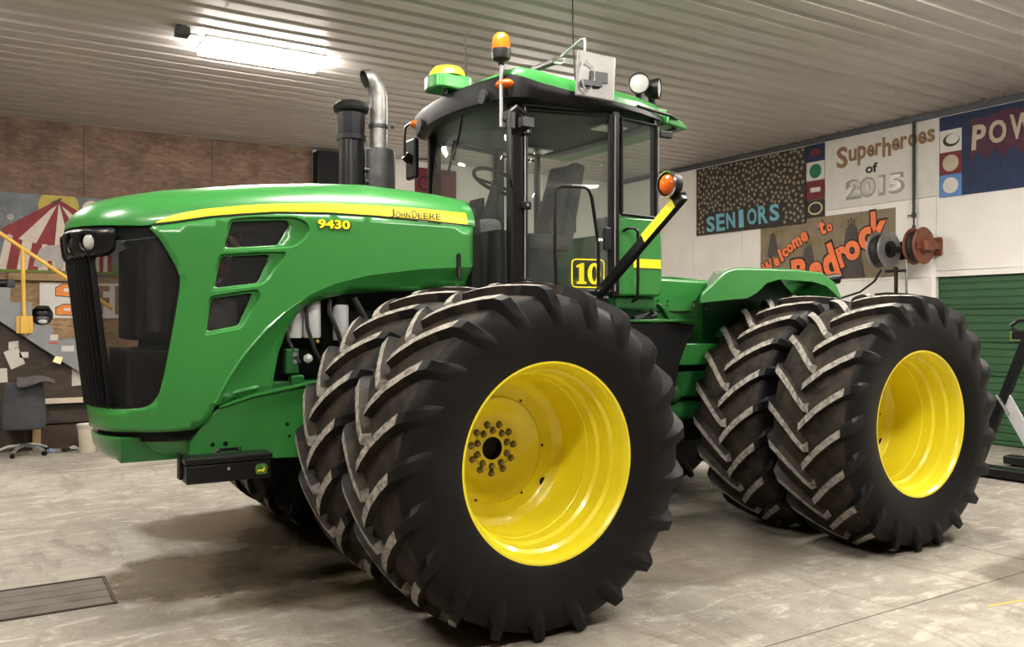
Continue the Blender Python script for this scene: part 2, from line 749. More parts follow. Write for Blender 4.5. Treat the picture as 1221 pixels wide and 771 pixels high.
# saw-cut joints in the slab: thin dark fillets let into the surface
for nm, pts in (('x', 3.9), ('x', -3.2), ('x', 7.1)):
    MB().box(pts - .004, pts + .004, RY0, RY1, -.01, .0006).build('slab_joint', 'dark_board', fl, smooth=0)
for yy in (-2.95, 5.2):
    MB().box(RX0, RX1, yy - .004, yy + .004, -.01, .0006).build('slab_joint', 'dark_board', fl, smooth=0)
for (x0, y0, x1, y1) in ((2.62, -3.22, 3.05, -3.30), (3.10, -3.31, 3.28, -3.345)):
    dx, dy = x1 - x0, y1 - y0
    MB().prism([(x0, y0 - .012), (x1, y1 - .012), (x1, y1 + .012), (x0, y0 + .012)], 'z', 0, .0008).build('paint_line', 'yellow_rail', fl, smooth=0)

# ---- ceiling of corrugated sheets, ribs along the room
def rib_profile(y0, y1):
    pts = []
    y = y0
    while y < y1 - 1e-6:
        for dy, dz in ((0, 0), (.185, 0), (.205, .012), (.222, .036), (.262, .036), (.285, .012)):
            if y + dy < y1:
                pts.append((y + dy, dz))
        y += .305
    pts.append((y1, 0))
    return pts


ceil = struct(MB().box(RX0 - .3, RX1 + .3, RY0 - .3, RY1 + .3, RH + .06, RH + .2).build('ceiling', 'dark_board', smooth=0))
xs = [RX0, -5.35, -.6, 4.15, 8.3, RX1]
yk = RY1
while yk > RY0 + .01:
    ya = max(RY0, yk - .915)
    prof = rib_profile(ya, yk)
    for i in range(len(xs) - 1):
        dz = random.uniform(0, .004)
        mb = MB()
        mb.grid([[(xs[i] + .0, y, RH + z + dz) for y, z in prof], [(xs[i + 1] + .03 if i < len(xs) - 2 else RX1, y, RH + z + dz + .004) for y, z in prof]])
        mb.build('ceiling_sheet', 'ceiling_metal', ceil, smooth=25)
    yk = ya

# ---- left wall (behind the hood): OSB boards, then white board near the back corner
wl = struct(MB().box(RX0, RX1, RY1 + .02, RY1 + .15, 0, RH + .1).build('wall_left', 'dark_board', smooth=0))
seams = [-1.30 + 2.02 * k for k in range(-4, 3)]
seams = [RX0] + [s for s in seams if RX0 + .3 < s < 2.5] + [2.53]
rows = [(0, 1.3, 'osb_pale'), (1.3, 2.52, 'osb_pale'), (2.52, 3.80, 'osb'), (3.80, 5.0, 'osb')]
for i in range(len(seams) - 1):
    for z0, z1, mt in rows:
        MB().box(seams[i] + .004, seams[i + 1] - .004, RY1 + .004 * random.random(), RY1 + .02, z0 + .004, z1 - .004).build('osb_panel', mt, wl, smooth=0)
for i in range(6):
    x0, x1 = 2.53 + i * 1.19, min(RX1, 2.53 + (i + 1) * 1.19)
    for z0, z1 in ((0, 2.44), (2.44, 5.0)):
        MB().box(x0 + .004, x1 - .004, RY1 + .003, RY1 + .02, z0 + .004, z1 - .004).build('wall_panel', 'white_paint', wl, smooth=0)

# ---- back wall: white panels around the overhead door
DY0, DY1, DZ = -2.75, 1.47, 2.46
wb = MB()
wb.box(RX1 + .02, RX1 + .15, DY1, RY1, 0, RH + .1)
wb.box(RX1 + .02, RX1 + .15, DY0, DY1, DZ, RH + .1)
wb.box(RX1 + .02, RX1 + .15, RY0, DY0, 0, RH + .1)
wb = struct(wb.build('wall_back', 'dark_board', smooth=0))
y = RY1
k = 0
while y > RY0 + .01:
    ya = max(RY0, y - 1.305)
    if ya < DY1 < y and y - DY1 > .02:
        ya = DY1
    if ya < DY0 < y and y - DY0 > .02:
        ya = DY0
    lows = [(0, DZ)] if not (DY0 - .01 < (ya + y) / 2 < DY1) else []
    for z0, z1 in lows + [(DZ, RH + .05)]:
        MB().box(RX1 + .002 * random.random(), RX1 + .02, ya + .003, y - .003, z0 + .002, z1 - .002).build('wall_panel', 'white_paint', wb, smooth=0)
    y = ya
    k += 1

# steel angle under the open rib ends, along the back wall
tr = struct(MB().box(RX1 - .05, RX1, RY0, RY1, 4.885, 4.945).box(RX1 - .012, RX1, RY0, RY1, 4.945, 4.985).build('trim_1', 'steel_angle', smooth=0))
# door casing
tr2 = MB()
tr2.box(RX1 - .03, RX1 + .10, DY1 - .005, DY1 + .07, 0, DZ + .09)
tr2.box(RX1 - .03, RX1 + .10, DY0 - .07, DY0 + .005, 0, DZ + .09)
tr2.box(RX1 - .03, RX1 + .10, DY0 + .005, DY1 - .005, DZ, DZ + .09)
struct(tr2.build('trim_2', 'white_paint', smooth=0, bevel=.004))
dr = struct(MB().box(RX1 + .075, RX1 + .10, DY0, DY1, 0, DZ).build('door_1', 'door_green', smooth=0))
for k in range(5):
    z0, z1 = .02 + k * .488, .02 + (k + 1) * .488 - .012
    pr_ = [(RX1 + .075, z0), (RX1 + .045, z0 + .006)]
    for j in range(4):
        za = z0 + .03 + j * .11
        pr_ += [(RX1 + .045, za), (RX1 + .058, za + .014), (RX1 + .058, za + .026), (RX1 + .045, za + .040)]
    pr_ += [(RX1 + .045, z1 - .004), (RX1 + .075, z1)]
    mb = MB()
    mb.grid([[(x, DY0 + .01, z) for x, z in pr_], [(x, DY1 - .01, z) for x, z in pr_]])
    mb.build('door_section', 'door_green', dr, smooth=20)
sl = MB().box(RX1 + .030, RX1 + .044, -.25, .36, 1.53, 1.63).build('door_slot', 'black_trim', dr, smooth=0)  # dark slot in the green door, a thin black block with no pane
fr = MB()
for (a, b, c, d) in ((-.27, .38, 1.63, 1.65), (-.27, .38, 1.51, 1.53), (.36, .38, 1.53, 1.63), (-.27, -.25, 1.53, 1.63)):
    fr.box(RX1 + .022, RX1 + .044, a, b, c, d)
fr.build('slot_frame', 'grass_paint', dr, smooth=0)

# ---- the two walls behind the camera
wr = struct(MB().box(RX0, RX1, RY0 - .15, RY0, 0, RH + .1).build('wall_right', 'osb', smooth=0))
wf = struct(MB().box(RX0 - .15, RX0, RY0, RY1, 0, RH + .1).build('wall_front', 'osb', smooth=0))


# ---- ceiling lamps
def ceiling_lamp(x, y, label, group=None):
    t = thing('ceiling_lamp', label, 'lamp', (x, y, RH), group)
    MB().box(x - .70, x + .70, y - .267, y + .267, RH - .022, RH).build('housing', 'fixture_white', t, smooth=0)
    hb = MB()
    prof = [(-.265, -.0225), (-.25, -.075), (-.21, -.10), (.21, -.10), (.25, -.075), (.265, -.0225)]
    hb.prism([(y + a, RH + b) for a, b in prof], 'x', x - .69, x + .69)
    hb.build('diffuser', 'lamp_glow', t, smooth=0)
    return t


ceiling_lamp(.12, 3.98, 'lit white strip lamp over the hood, a grey junction box at its end')
for (x, y) in ((4.25, 3.98), (-4.1, 3.98), (-4.1, -1.15), (.12, -1.15), (4.25, -1.9), (6.6, -3.4), (-2.4, -4.9), (2.6, -4.9)):
    ceiling_lamp(x, y, 'lit white strip lamp on the bare ceiling away from the hood', 'strip lamps of the shop ceiling')
jb = thing('junction_box', 'small grey junction box on the ceiling beside the lit strip lamp', 'electrical box', (-.86, 3.62, RH))
MB().box(-.93, -.79, 3.54, 3.70, RH - .09, RH).build('box', 'dark_steel', jb, smooth=0, bevel=.006)
MB().tube([(-.79, 3.62, RH - .05), (-.7, 3.66, RH - .035), (-.62, 3.72, RH - .05)], .008, 6).build('cable', 'hose_black', jb)
hc = MB().tube([(2.06, .42, RH), (2.06, .42, 4.6), (2.08, .42, 4.2), (2.12, .42, 3.86)], .006, 6).build('hanging_cord', 'hose_black')
tag(hc, 'thin dark cord hanging from the ceiling above the tractor cab', 'cord')

# ================================================================== BACK WALL POSTERS
BX = RX1 - .003   # posters stand just proud of the wall


def board(name, label, cat, y0, y1, z0, z1, mat, th=.018):
    t = thing(name, label, cat, (BX, (y0 + y1) / 2, z0))
    MB().box(BX - th, BX, min(y0, y1), max(y0, y1), z0, z1).build('board', mat, t, smooth=0)
    return t


def flat_x(parent, name, poly, mat, x, th=.003):
    """flat painted shape on the back wall, poly in (y, z)"""
    return MB().prism(poly, 'x', x - th, x).build(name, mat, parent, smooth=0)


def circ(cy, cz, r, n=24, sq=1.0):
    return [(cy + r * math.cos(2 * PI * k / n), cz + r * sq * math.sin(2 * PI * k / n)) for k in range(n)]


LX = (0, -1, 0)
UZ = (0, 0, 1)

BX -= .022
sen = board('painted_sign', 'black painted sign with tan pebbles and blue lettering SENIORS', 'sign', 6.57, 3.87, 3.52, 4.86, 'poster_black')
for k, ch in enumerate('SENIORS'):
    cy = 6.17 - k * .268
    text('letter', ch, 'cyan_paint', sen, (BX - .0185, cy, 3.72 + .010 * k), LX, (0, .05, 1), .31 + (.03 if k % 2 else 0), .12 if ch == 'I' else .225, .03, .004)
# painted pebbles, each an irregular flake
random.seed(11)
pebs = []
tries = 0
while len(pebs) < 298 and tries < 9000:
    tries += 1
    yy, zz = random.uniform(3.92, 6.52), random.uniform(3.56, 4.83)
    if 4.36 < yy < 6.35 and zz < 3.96:
        continue
    if all((yy - a) ** 2 + ((zz - b) * 1.0) ** 2 > .083 ** 2 for a, b in pebs):
        pebs.append((yy, zz))
shapes = []
for s in range(5):
    mb = MB()
    n = 7
    rr = [random.uniform(.6, 1.1) for _ in range(n)]
    mb.prism([(.034 * rr[i] * math.cos(2 * PI * i / n), .046 * rr[i] * math.sin(2 * PI * i / n)) for i in range(n)], 'x', -.003, 0)
    shapes.append(mb)
for yy, zz in pebs:
    mb = random.choice(shapes)
    m2 = MB()
    m2.v, m2.f, m2.m = list(mb.v), list(mb.f), list(mb.m)
    m2.xform(Matrix.Translation((BX - .0185, yy, zz)) @ Matrix.Rotation(random.uniform(0, 6.28), 4, 'X'))
    m2.build('pebble', 'pebble_tan', sen, smooth=0, weld=False)

BX += .022
# column of small painted squares with plain shapes
def emblem(label, y0, y1, z0, z1, mat):
    return board('painted_square', label, 'sign', y0, y1, z0, z1, mat, .02)


e = emblem('dark blue square with a red oval atop the column beside the black sign', 3.865, 3.49, 4.575, 4.87, 'poster_blue')
flat_x(e, 'oval', circ(3.675, 4.73, .11, sq=.6), 'maroon', BX - .02)
e = emblem('white square with a green disc in the column beside the black sign', 3.865, 3.49, 4.245, 4.565, 'poster_white')
flat_x(e, 'disc', circ(3.675, 4.405, .125), 'emblem_green', BX - .02)
e = emblem('maroon square with a pale bar in the column beside the black sign', 3.865, 3.49, 3.915, 4.235, 'maroon')
flat_x(e, 'bar', [(3.78, 4.12), (3.57, 4.12), (3.57, 4.04), (3.78, 4.04)], 'poster_white', BX - .02)
e = emblem('black square with a pale oval at the foot of the column beside the black sign', 3.865, 3.49, 3.60, 3.905, 'poster_black')
flat_x(e, 'oval', circ(3.675, 3.755, .15, sq=.75), 'sticky_note', BX - .02)
flat_x(e, 'inner_oval', circ(3.675, 3.755, .125, sq=.7), 'poster_black', BX - .023)

sup = board('white_poster', 'white poster with brown painted lettering and a glittery year', 'poster', 3.475, 1.41, 3.695, 4.87, 'poster_white')
w = 'Superheroes'
cy = 3.25
wid = [.24, .17, .18, .15, .13, .17, .15, .13, .17, .15, .14]
for k, ch in enumerate(w):
    ww = wid[k]
    text('letter', ch, 'poster_brown', sup, (BX - .0185, cy - ww / 2, 4.55 + .008 * k + (-.04 if ch == 'p' else 0)), LX, UZ, .36 if k == 0 else .32 if ch in 'ph' else .20, ww * .92, .03, .004)
    cy -= ww
text('letter', 'of', 'decal_black', sup, (BX - .0185, 2.57, 4.29), LX, UZ, .16, .22, .03, .004)
text('year_outline', '2015', 'reel_grey', sup, (BX - .0183, 2.52, 3.985), LX, UZ, .34, 1.08, .065, .003)
text('year', '2015', 'glitter', sup, (BX - .0185, 2.52, 3.99), LX, UZ, .26, .95, .035, .006)

blu = board('blue_sign', 'dark blue painted sign with a maroon burst and cream lettering POW', 'sign', 1.405, -1.3, 3.66, 4.87, 'poster_blue')
zig = []
for k in range(15):
    t = k / 14
    zig.append((.93 - t * 1.7, 4.18 + (.10 if k % 2 else -.06)))
flat_x(blu, 'burst', zig + [(-.77, 4.72), (-.5, 4.80), (.0, 4.74), (.4, 4.81), (.7, 4.73), (.93, 4.76)], 'burst_maroon', BX - .018)
text('letter', 'P', 'cream_paint', blu, (BX - .022, .80, 4.47), LX, (0, -.06, 1), .36, .20, .03, .004)
text('letter', 'O', 'cream_paint', blu, (BX - .022, .53, 4.50), LX, UZ, .33, .25, .03, .004)
text('letter', 'W', 'cream_paint', blu, (BX - .022, .19, 4.52), LX, UZ, .36, .34, .03, .004)
e = blu
MB().box(BX - .02, BX - .018, 1.06, 1.40, 4.33, 4.66).build('painted_field', 'poster_white', blu, smooth=0)
flat_x(e, 'oval', circ(1.22, 4.50, .13, sq=.72), 'decal_black', BX - .02)
flat_x(e, 'inner_oval', circ(1.20, 4.515, .10, sq=.72), 'poster_white', BX - .023)
MB().box(BX - .02, BX - .018, 1.06, 1.40, 3.995, 4.325).build('painted_field', 'maroon', blu, smooth=0)
flat_x(e, 'disc', circ(1.23, 4.16, .125), 'cream_paint', BX - .02)
MB().box(BX - .02, BX - .018, 1.06, 1.40, 3.66, 3.99).build('painted_field', 'light_blue', blu, smooth=0)
flat_x(e, 'disc', circ(1.23, 3.825, .12), 'poster_white', BX - .02)

bed = board('tan_sign', 'tan painted sign with orange lettering Welcome to and dark cone hills', 'sign', 4.92, 2.15, 2.50, 3.60, 'poster_tan', .006)
for (cy, cz, hw, h) in ((4.62, 2.98, .13, .42), (3.83, 2.62, .17, .55), (2.95, 2.52, .25, .95)):
    flat_x(bed, 'hill', [(cy + hw, cz), (cy + hw * .3, cz + h), (cy, cz + h * 1.05), (cy - hw * .3, cz + h), (cy - hw, cz)], 'paint_grey', BX - .018)
for (cy, cz) in ((4.62, 3.43), (3.80, 3.16), (2.95, 3.46)):
    for s in (-1, 1):
        for j in range(2):
            c = (cy + s * (.09 + .05 * j), cz - .05 * j)
            mb = MB()
            mb.tube([(BX - .020, c[0] + .07 * math.cos(a) * s, c[1] + .06 * math.sin(a)) for a in np.linspace(-.6, 4., 9)], .008, 4)
            mb.build('leaf_swirl', 'olive_paint', bed)


def outlined(body, cy, cz, h, wd, tilt, parent):
    zd = (0, -math.sin(tilt), math.cos(tilt))
    xd = (0, -math.cos(tilt), -math.sin(tilt))
    xd = (0, -math.cos(tilt), math.sin(tilt))
    zd = (0, math.sin(tilt), math.cos(tilt))
    text('letter_outline', body, 'decal_black', parent, (BX - .019, cy, cz), xd, zd, h * 1.14, wd * 1.18, .095, .003)
    text('letter', body, 'orange_paint', parent, (BX - .0225, cy, cz), xd, zd, h, wd, .045, .003)


cyz = [('W', 4.72, 2.78, .24, .22), ('e', 4.52, 2.87, .14, .11), ('l', 4.43, 2.99, .22, .05), ('c', 4.33, 3.03, .14, .11), ('o', 4.22, 3.10, .14, .12), ('m', 4.07, 3.19, .15, .17), ('e', 3.91, 3.28, .16, .13)]
for ch, a, b, h, wd in cyz:
    outlined(ch, a, b, h * 1.15, wd * 1.15, .45, bed)
outlined('t', 3.53, 3.41, .26, .13, .25, bed)
outlined('o', 3.38, 3.39, .13, .11, .25, bed)
for ch, a, b, h, wd, tl in (('B', 4.00, 2.66, .44, .30, .15), ('e', 3.66, 2.68, .26, .24, .25), ('d', 3.38, 2.80, .56, .26, .35), ('r', 3.12, 2.88, .32, .17, .35), ('o', 2.93, 2.97, .30, .26, .3), ('c', 2.66, 3.14, .34, .26, .25), ('k', 2.42, 3.30, .50, .27, .05)):
    outlined(ch, a, b, h * 1.12, wd * 1.15, tl, bed)

# vertical conduit with a valve, hose reels
cd = thing('wall_pipe', 'dark vertical air pipe with a small valve on the white wall', 'pipe', (RX1 - .06, 1.80, 2.95))
MB().tube([(RX1 - .06, 1.80, 4.885), (RX1 - .06, 1.80, 3.45)], .024, 8).build('pipe', 'dark_steel', cd)
MB().tube([(RX1 - .06, 1.80, 3.45), (RX1 - .06, 1.80, 3.1), (RX1 - .09, 1.83, 2.98)], .014, 8).build('hose', 'hose_black', cd)
v = MB().tube([(RX1 - .06, 1.80, 3.47), (RX1 - .06, 1.80, 3.40)], .035, 8)
v.box(RX1 - .075, RX1 - .045, 1.79, 1.90, 3.425, 3.445)
v.tube([(RX1 - .06, 1.80, 3.28), (RX1 - .06, 1.80, 3.18)], .026, 8)
v.build('valve', 'dark_steel', cd)


def reel(name, label, y, z, r, wdt, mat, xoff, hub):
    x = RX1 - xoff
    t = thing(name, label, 'hose reel', (RX1, y, z - r))
    # axis along y
    for s in (-1, 1):
        m = MB()
        m.lathe([(s * wdt, r * .45), (s * wdt, r * .96), (s * (wdt + .012), r), (s * (wdt + .024), r * .96), (s * (wdt + .024), r * .45)], (x, y, z), 'y', 32)
        m.build('flange', mat, t)
    m = MB().lathe([(-wdt, r * .45), (-wdt, r * .8), (-wdt * .5, r * .86), (0, r * .82), (wdt * .5, r * .86), (wdt, r * .8), (wdt, r * .45)], (x, y, z), 'y', 32)
    m.build('hose_coil', 'hose_black', t)
    m = MB().tube([(x, y - wdt - .05, z), (x, y + wdt + .05, z)], r * .45, 24)
    m.build('hub', hub, t)
    m = MB().box(x - .05, RX1 - .035, y - wdt - .075, y - wdt - .05, z - .05, z + .05)
    m.box(RX1 - .055, RX1 - .03, y - wdt - .075, y + wdt + .075, z - .14, z + .14)
    m.box(RX1 - .03, RX1 - .002, y - .14, y + .05, z - .12, z + .12)
    m.box(x - .05, RX1 - .035, y + wdt + .05, y + wdt + .075, z - .05, z + .05)
    m.build('bracket', hub, t, smooth=0, bevel=.006)
    return t


reel('hose_reel', 'grey hose reel with black hose mounted beside the tan sign', 2.08, 2.90, .29, .09, 'reel_grey', .42, 'black_paint')
rr_ = reel('hose_reel', 'rust red hose reel with a flat arm across its flange', 1.50, 2.92, .28, .07, 'reel_red', .40, 'reel_red')
MB().box(RX1 - .52, RX1 - .28, 1.30, 1.36, 2.84, 2.99).box(RX1 - .62, RX1 - .18, 1.365, 1.39, 2.86, 2.96).build('arm', 'reel_red', rr_, smooth=0, bevel=.008)
rs = thing('reel_stand', 'thin steel drop pipes hanging below the hose reels', 'pipe', (RX1 - .36, 1.8, 0))
MB().tube([(RX1 - .42, 1.86, 2.62), (RX1 - .42, 1.86, 0)], .03, 8).build('drop_pipe', 'black_paint', rs)
MB().tube([(RX1 - .34, 1.74, 2.86), (RX1 - .34, 1.74, 0)], .018, 8).build('drop_pipe', 'chrome', rs)
MB().tube([(RX1 - .42, 2.04, 2.56), (RX1 - .42, 1.70, 2.56)], .022, 8).build('crossbar', 'black_paint', rs)
hs = MB().tube([(RX1 - .42, 2.12, 2.585), (RX1 - .38, 2.26, 2.42), (RX1 - .34, 2.55, 2.26), (RX1 - .28, 3.0, 2.16), (RX1 - .2, 3.6, 2.12), (RX1 - .03, 4.3, 2.16)], .018, 8)
tag(hs.build('air_hose', 'hose_black'), 'black air hose sagging along the white wall below the reels', 'hose')

# ---- shop hoist before the overhead door
ho = thing('shop_hoist', 'black steel shop hoist with a slanted mast before the green door', 'hoist', (7.1, -.9, 0))
m = MB()
m.box(6.98, 7.22, -1.9, -.42, .03, .13)
m.build('base_leg', 'black_paint', ho, smooth=0, bevel=.012)
m = MB().box(8.0, 8.2, -1.9, -.42, .03, .13)
m.build('base_leg', 'black_paint', ho, smooth=0, bevel=.012)
for yy in (-.52, -1.75):
    for xx in (7.1, 8.1):
        MB().tube([(xx - .05, yy, .032), (xx + .05, yy, .032)], .032, 12).build('caster', 'black_trim', ho)
MB().box(7.22, 8.0, -1.85, -1.70, .04, .13).build('cross_leg', 'black_paint', ho, smooth=0, bevel=.01)


def beam(mb, a, b, w, h, mi=0):
    a, b = Vector(a), Vector(b)
    d = (b - a).normalized()
    s = d.cross(Vector((1, 0, 0))).normalized()
    u = Vector((1, 0, 0))
    vs = []
    for p in (a, b):
        for i, j in ((-1, -1), (1, -1), (1, 1), (-1, 1)):
            vs.append(p + s * i * w / 2 + u * j * h / 2)
    return mb.add(vs, [(0, 1, 2, 3), (7, 6, 5, 4), (0, 4, 5, 1), (1, 5, 6, 2), (2, 6, 7, 3), (3, 7, 4, 0)], mi)


beam(MB(), (7.1, -.62, .13), (7.1, -1.42, 2.25), .10, .08).build('mast', 'black_paint', ho, smooth=0, bevel=.01)
beam(MB(), (7.1, -.92, .93), (7.1, -1.30, .28), .15, .03).build('side_plate', 'helmet_white', ho, smooth=0, bevel=.01)
MB().tube([(7.05, -.86, .95), (7.05, -1.0, .74)], .016, 8).build('pin', 'chrome', ho)
MB().tube([(7.06, -1.02, 1.74), (7.06, -1.10, 1.80), (7.06, -1.28, 1.80), (7.06, -1.30, 1.70), (7.06, -1.10, 1.66), (7.06, -1.02, 1.70)], .022, 8).build('handle', 'black_paint', ho)

# ================================================================== LEFT WALL THINGS
LY = RY1 - .001


def flat_y(parent, name, poly, mat, y, th=.003):
    return MB().prism(poly, 'y', y - th, y).build(name, mat, parent, smooth=0)


mu = thing('circus_mural', 'painted wall mural of a red and white striped circus tent', 'mural', (-1.6, LY, 2.56))
MB().box(-4.6, .6, LY - .012, LY, 2.56, 3.80).build('board', 'sky_paint', mu, smooth=0)
y1 = LY - .012
flat_y(mu, 'grass', [(-4.6, 2.56), (.6, 2.56), (.6, 2.78), (-1.0, 2.74), (-2.1, 2.66), (-2.5, 2.75), (-4.6, 2.80)], 'grass_paint', y1)
flat_y(mu, 'sun', [(-1.66 + .29 * math.cos(a), 3.62 + .30 * math.sin(a) if math.sin(a) < .6 else 3.80) for a in np.linspace(0, 2 * PI, 32, endpoint=False)], 'sun_yellow', y1)
flat_y(mu, 'moon', [(-1.18 + .14 * math.cos(a), 3.63 + .12 * math.sin(a)) for a in np.linspace(0, 2 * PI, 24, endpoint=False)], 'tent_white', y1)
# tent roof: alternating gores
apex = (-1.66, 3.70)
base = [(-2.40, 3.18), (-2.22, 3.08), (-1.98, 3.02), (-1.72, 3.00), (-1.50, 3.00), (-1.28, 3.02), (-1.04, 3.08), (-.90, 3.18)]
for k in range(len(base) - 1):
    flat_y(mu, 'roof_gore', [base[k], base[k + 1], apex], 'tent_red' if k % 2 == 0 else 'tent_white', y1 - .0075)
flat_y(mu, 'roof_edge', [(-2.46, 3.22), (-2.38, 3.13), (-1.66, 3.66), (-1.66, 3.74)], 'tent_red', y1 - .0108)
flat_y(mu, 'roof_edge', [(-.84, 3.22), (-.92, 3.13), (-1.66, 3.66), (-1.66, 3.74)], 'tent_red', y1 - .0108)
x = -2.40
for k in range(4):
    top = 3.16 - .03 * k
    flat_y(mu, 'wall_stripe', [(x - .10 + .01 * k, 2.60), (x + .01 + .01 * k, 2.60), (x + .12, top), (x + .01, top)], 'tent_red' if k % 2 else 'tent_white', y1 - .0035)
    flat_y(mu, 'wall_stripe', [(x + .01 + .01 * k, 2.60), (x + .08 + .01 * k, 2.60), (x + .18, top), (x + .11, top)], 'tent_white' if k % 2 else 'tent_red', y1 - .0036)
    x += .135
for k in range(16):
    x = -1.88 + k * .062
    flat_y(mu, 'wall_stripe', [(x, 2.60), (x + .062, 2.60), (x + .062, 3.04), (x, 3.04)], 'tent_red' if k % 2 else 'tent_white', y1 - .0001)
flat_y(mu, 'elephant', [(-2.02, 2.66), (-1.90, 2.64), (-1.87, 2.76), (-1.72, 2.74), (-1.70, 2.62), (-1.60, 2.62), (-1.58, 2.78), (-1.46, 2.78), (-1.43, 2.62), (-1.36, 2.64), (-1.35, 2.88), (-1.40, 3.00), (-1.52, 3.03), (-1.62, 2.99), (-1.80, 3.00), (-1.92, 2.94), (-1.99, 2.80)], 'elephant_grey', y1 - .0142)
flat_y(mu, 'flag', [(-1.78, 3.68), (-1.70, 3.72), (-1.66, 3.75), (-1.60, 3.76), (-1.66, 3.71), (-1.72, 3.67)], 'decal_black', y1 - .0142)
flat_y(mu, 'burst', circ(-2.33, 3.42, .05, 10), 'elephant_grey', y1)
random.seed(5)
for k in range(9):
    a = k * .7
    MB().tube([(-2.33 + .07 * math.cos(a), y1 - .002, 3.42 + .07 * math.sin(a)), (-2.33 + .20 * math.cos(a), y1 - .002, 3.42 + .18 * math.sin(a))], .004, 4).build('spark', 'elephant_grey', mu)

lg = MB().box(-2.36, -1.20, LY - .10, LY - .013, 2.43, 2.545).build('wall_ledge', 'plank_wood', smooth=0, bevel=.004)
tag(lg, 'plain wooden ledge plank under the circus mural', 'shelf')
ps = thing('wall_poster', 'white signed poster with orange painted letters under the wooden ledge', 'poster', (-1.2, LY, 1.84))
MB().box(-1.93, -.25, LY - .008, LY, 1.84, 2.41).build('board', 'poster_white', ps, smooth=0)
yp = LY - .008
for (x0, z0, sc) in ((-1.70, 2.20, 1.), (-1.70, 1.90, .85)):
    flat_y(ps, 'letter_outline', [(x0 - .012, z0 - .012), (x0 + .27, z0 - .03), (x0 + .27, z0 + .20 * sc), (x0 + .10, z0 + .20 * sc), (x0 - .012, z0 + .13 * sc)], 'decal_black', yp)
    flat_y(ps, 'letter', [(x0, z0), (x0 + .25, z0 - .015), (x0 + .25, z0 + .185 * sc), (x0 + .10, z0 + .185 * sc), (x0, z0 + .12 * sc)], 'orange_flat', yp - .003)
    flat_y(ps, 'letter_hole', [(x0 + .10, z0 + .07 * sc), (x0 + .2, z0 + .06 * sc), (x0 + .2, z0 + .12 * sc), (x0 + .12, z0 + .12 * sc)], 'poster_white', yp - .006)
for (x0, wd) in ((-1.30, .14), (-1.08, .16), (-.84, .16)):
    flat_y(ps, 'letter', [(x0, 1.90), (x0 + wd * .4, 1.90), (x0 + wd * .4, 2.08), (x0 + wd, 2.08), (x0 + wd, 2.18), (x0 + wd * .4, 2.18), (x0 + wd * .4, 2.28), (x0 + wd, 2.28), (x0 + wd, 2.37), (x0, 2.37)], 'poster_brown', yp - .003)

sp = thing('loudspeaker', 'black box hung high on the wall just under the ceiling', 'loudspeaker', (2.76, LY, 4.30))
MB().box(2.53, 3.02, LY - .28, LY, 4.22, 4.93).build('cabinet', 'black_plastic', sp, smooth=0, bevel=.01)
MB().box(2.56, 2.99, LY - .292, LY - .28, 4.25, 4.90).build('front_cloth', 'interior_dark', sp, smooth=0)
pc = thing('maroon_poster', 'maroon poster with black letters behind the far cab mirror', 'poster', (5.0, LY, 4.2))
MB().box(4.62, 5.55, LY - .012, LY, 4.1, 4.86).build('board', 'maroon', pc, smooth=0)
text('letter', 'Cl', 'decal_black', pc, (4.83, LY - .0125, 4.55), (1, 0, 0), UZ, .30, .30, .0, .003)

# ---- staircase with grey side and yellow rail
SY = 7.45
st = thing('staircase', 'grey sided staircase with a yellow tube handrail', 'staircase', (-2.0, SY, 0))
slope = (1.05 - 1.80) / (-1.49 + 2.50)


def low(x):
    return 1.80 + slope * (x + 2.50)


steps = []
poly = [(-4.6, low(-4.6)), (-1.0, low(-1.0))]
x = -1.0
up_ = [(-1.0, 1.16)]
xs_ = [-1.0, -1.24, -1.50, -1.86, -2.12, -2.38, -2.64, -2.90, -3.16, -3.42, -3.68, -3.94, -4.20, -4.46, -4.6]
zs_ = [1.02, 1.22, 1.53, 1.73, 2.05, 2.25, 2.44, 2.63, 2.82, 3.01, 3.20, 3.39, 3.58, 3.77]
pp = []
for k in range(len(xs_) - 1):
    pp += [(xs_[k], zs_[k]), (xs_[k + 1], zs_[k])]
poly = [(-4.6, low(-4.6)), (-1.0, low(-1.0) - .02)] + pp
MB().prism(poly, 'y', SY - .03, SY + .03).build('stringer', 'grey_stair', st, smooth=0)
MB().prism(poly, 'y', SY + 1.0, SY + 1.06).build('stringer', 'grey_stair', st, smooth=0)
for k in range(len(xs_) - 1):
    MB().box(xs_[k + 1], xs_[k], SY + .03, SY + 1.0, zs_[k] - .05, zs_[k] - .005).build('tread', 'grey_stair', st, smooth=0)
MB().tube([(-4.3, SY - .05, 4.30), (-2.5, SY - .05, 2.985), (-1.66, SY - .05, 2.375), (-1.1, SY - .05, 1.97)], .028, 10).build('handrail', 'yellow_rail', st)
MB().tube([(-2.235, SY - .05, 2.80), (-2.21, SY - .05, 1.60)], .027, 10).build('rail_post', 'yellow_rail', st)
MB().box(-2.31, -2.11, SY - .045, SY - .03, 1.62, 1.86).box(-2.26, -2.16, SY - .09, SY - .045, 1.62, 1.86).build('post_bracket', 'yellow_rail', st, smooth=0, bevel=.005)
MB().box(-1.90, -1.80, SY - .036, SY - .03, 1.52, 1.60).build('sticker', 'paper', st, smooth=0)
MB().box(-1.92, -1.81, SY - .036, SY - .03, 1.475, 1.50).build('sticker', 'red_tag', st, smooth=0)
MB().box(-1.76, -1.60, SY - .036, SY - .03, 1.36, 1.44).build('sticker', 'paper', st, smooth=0)

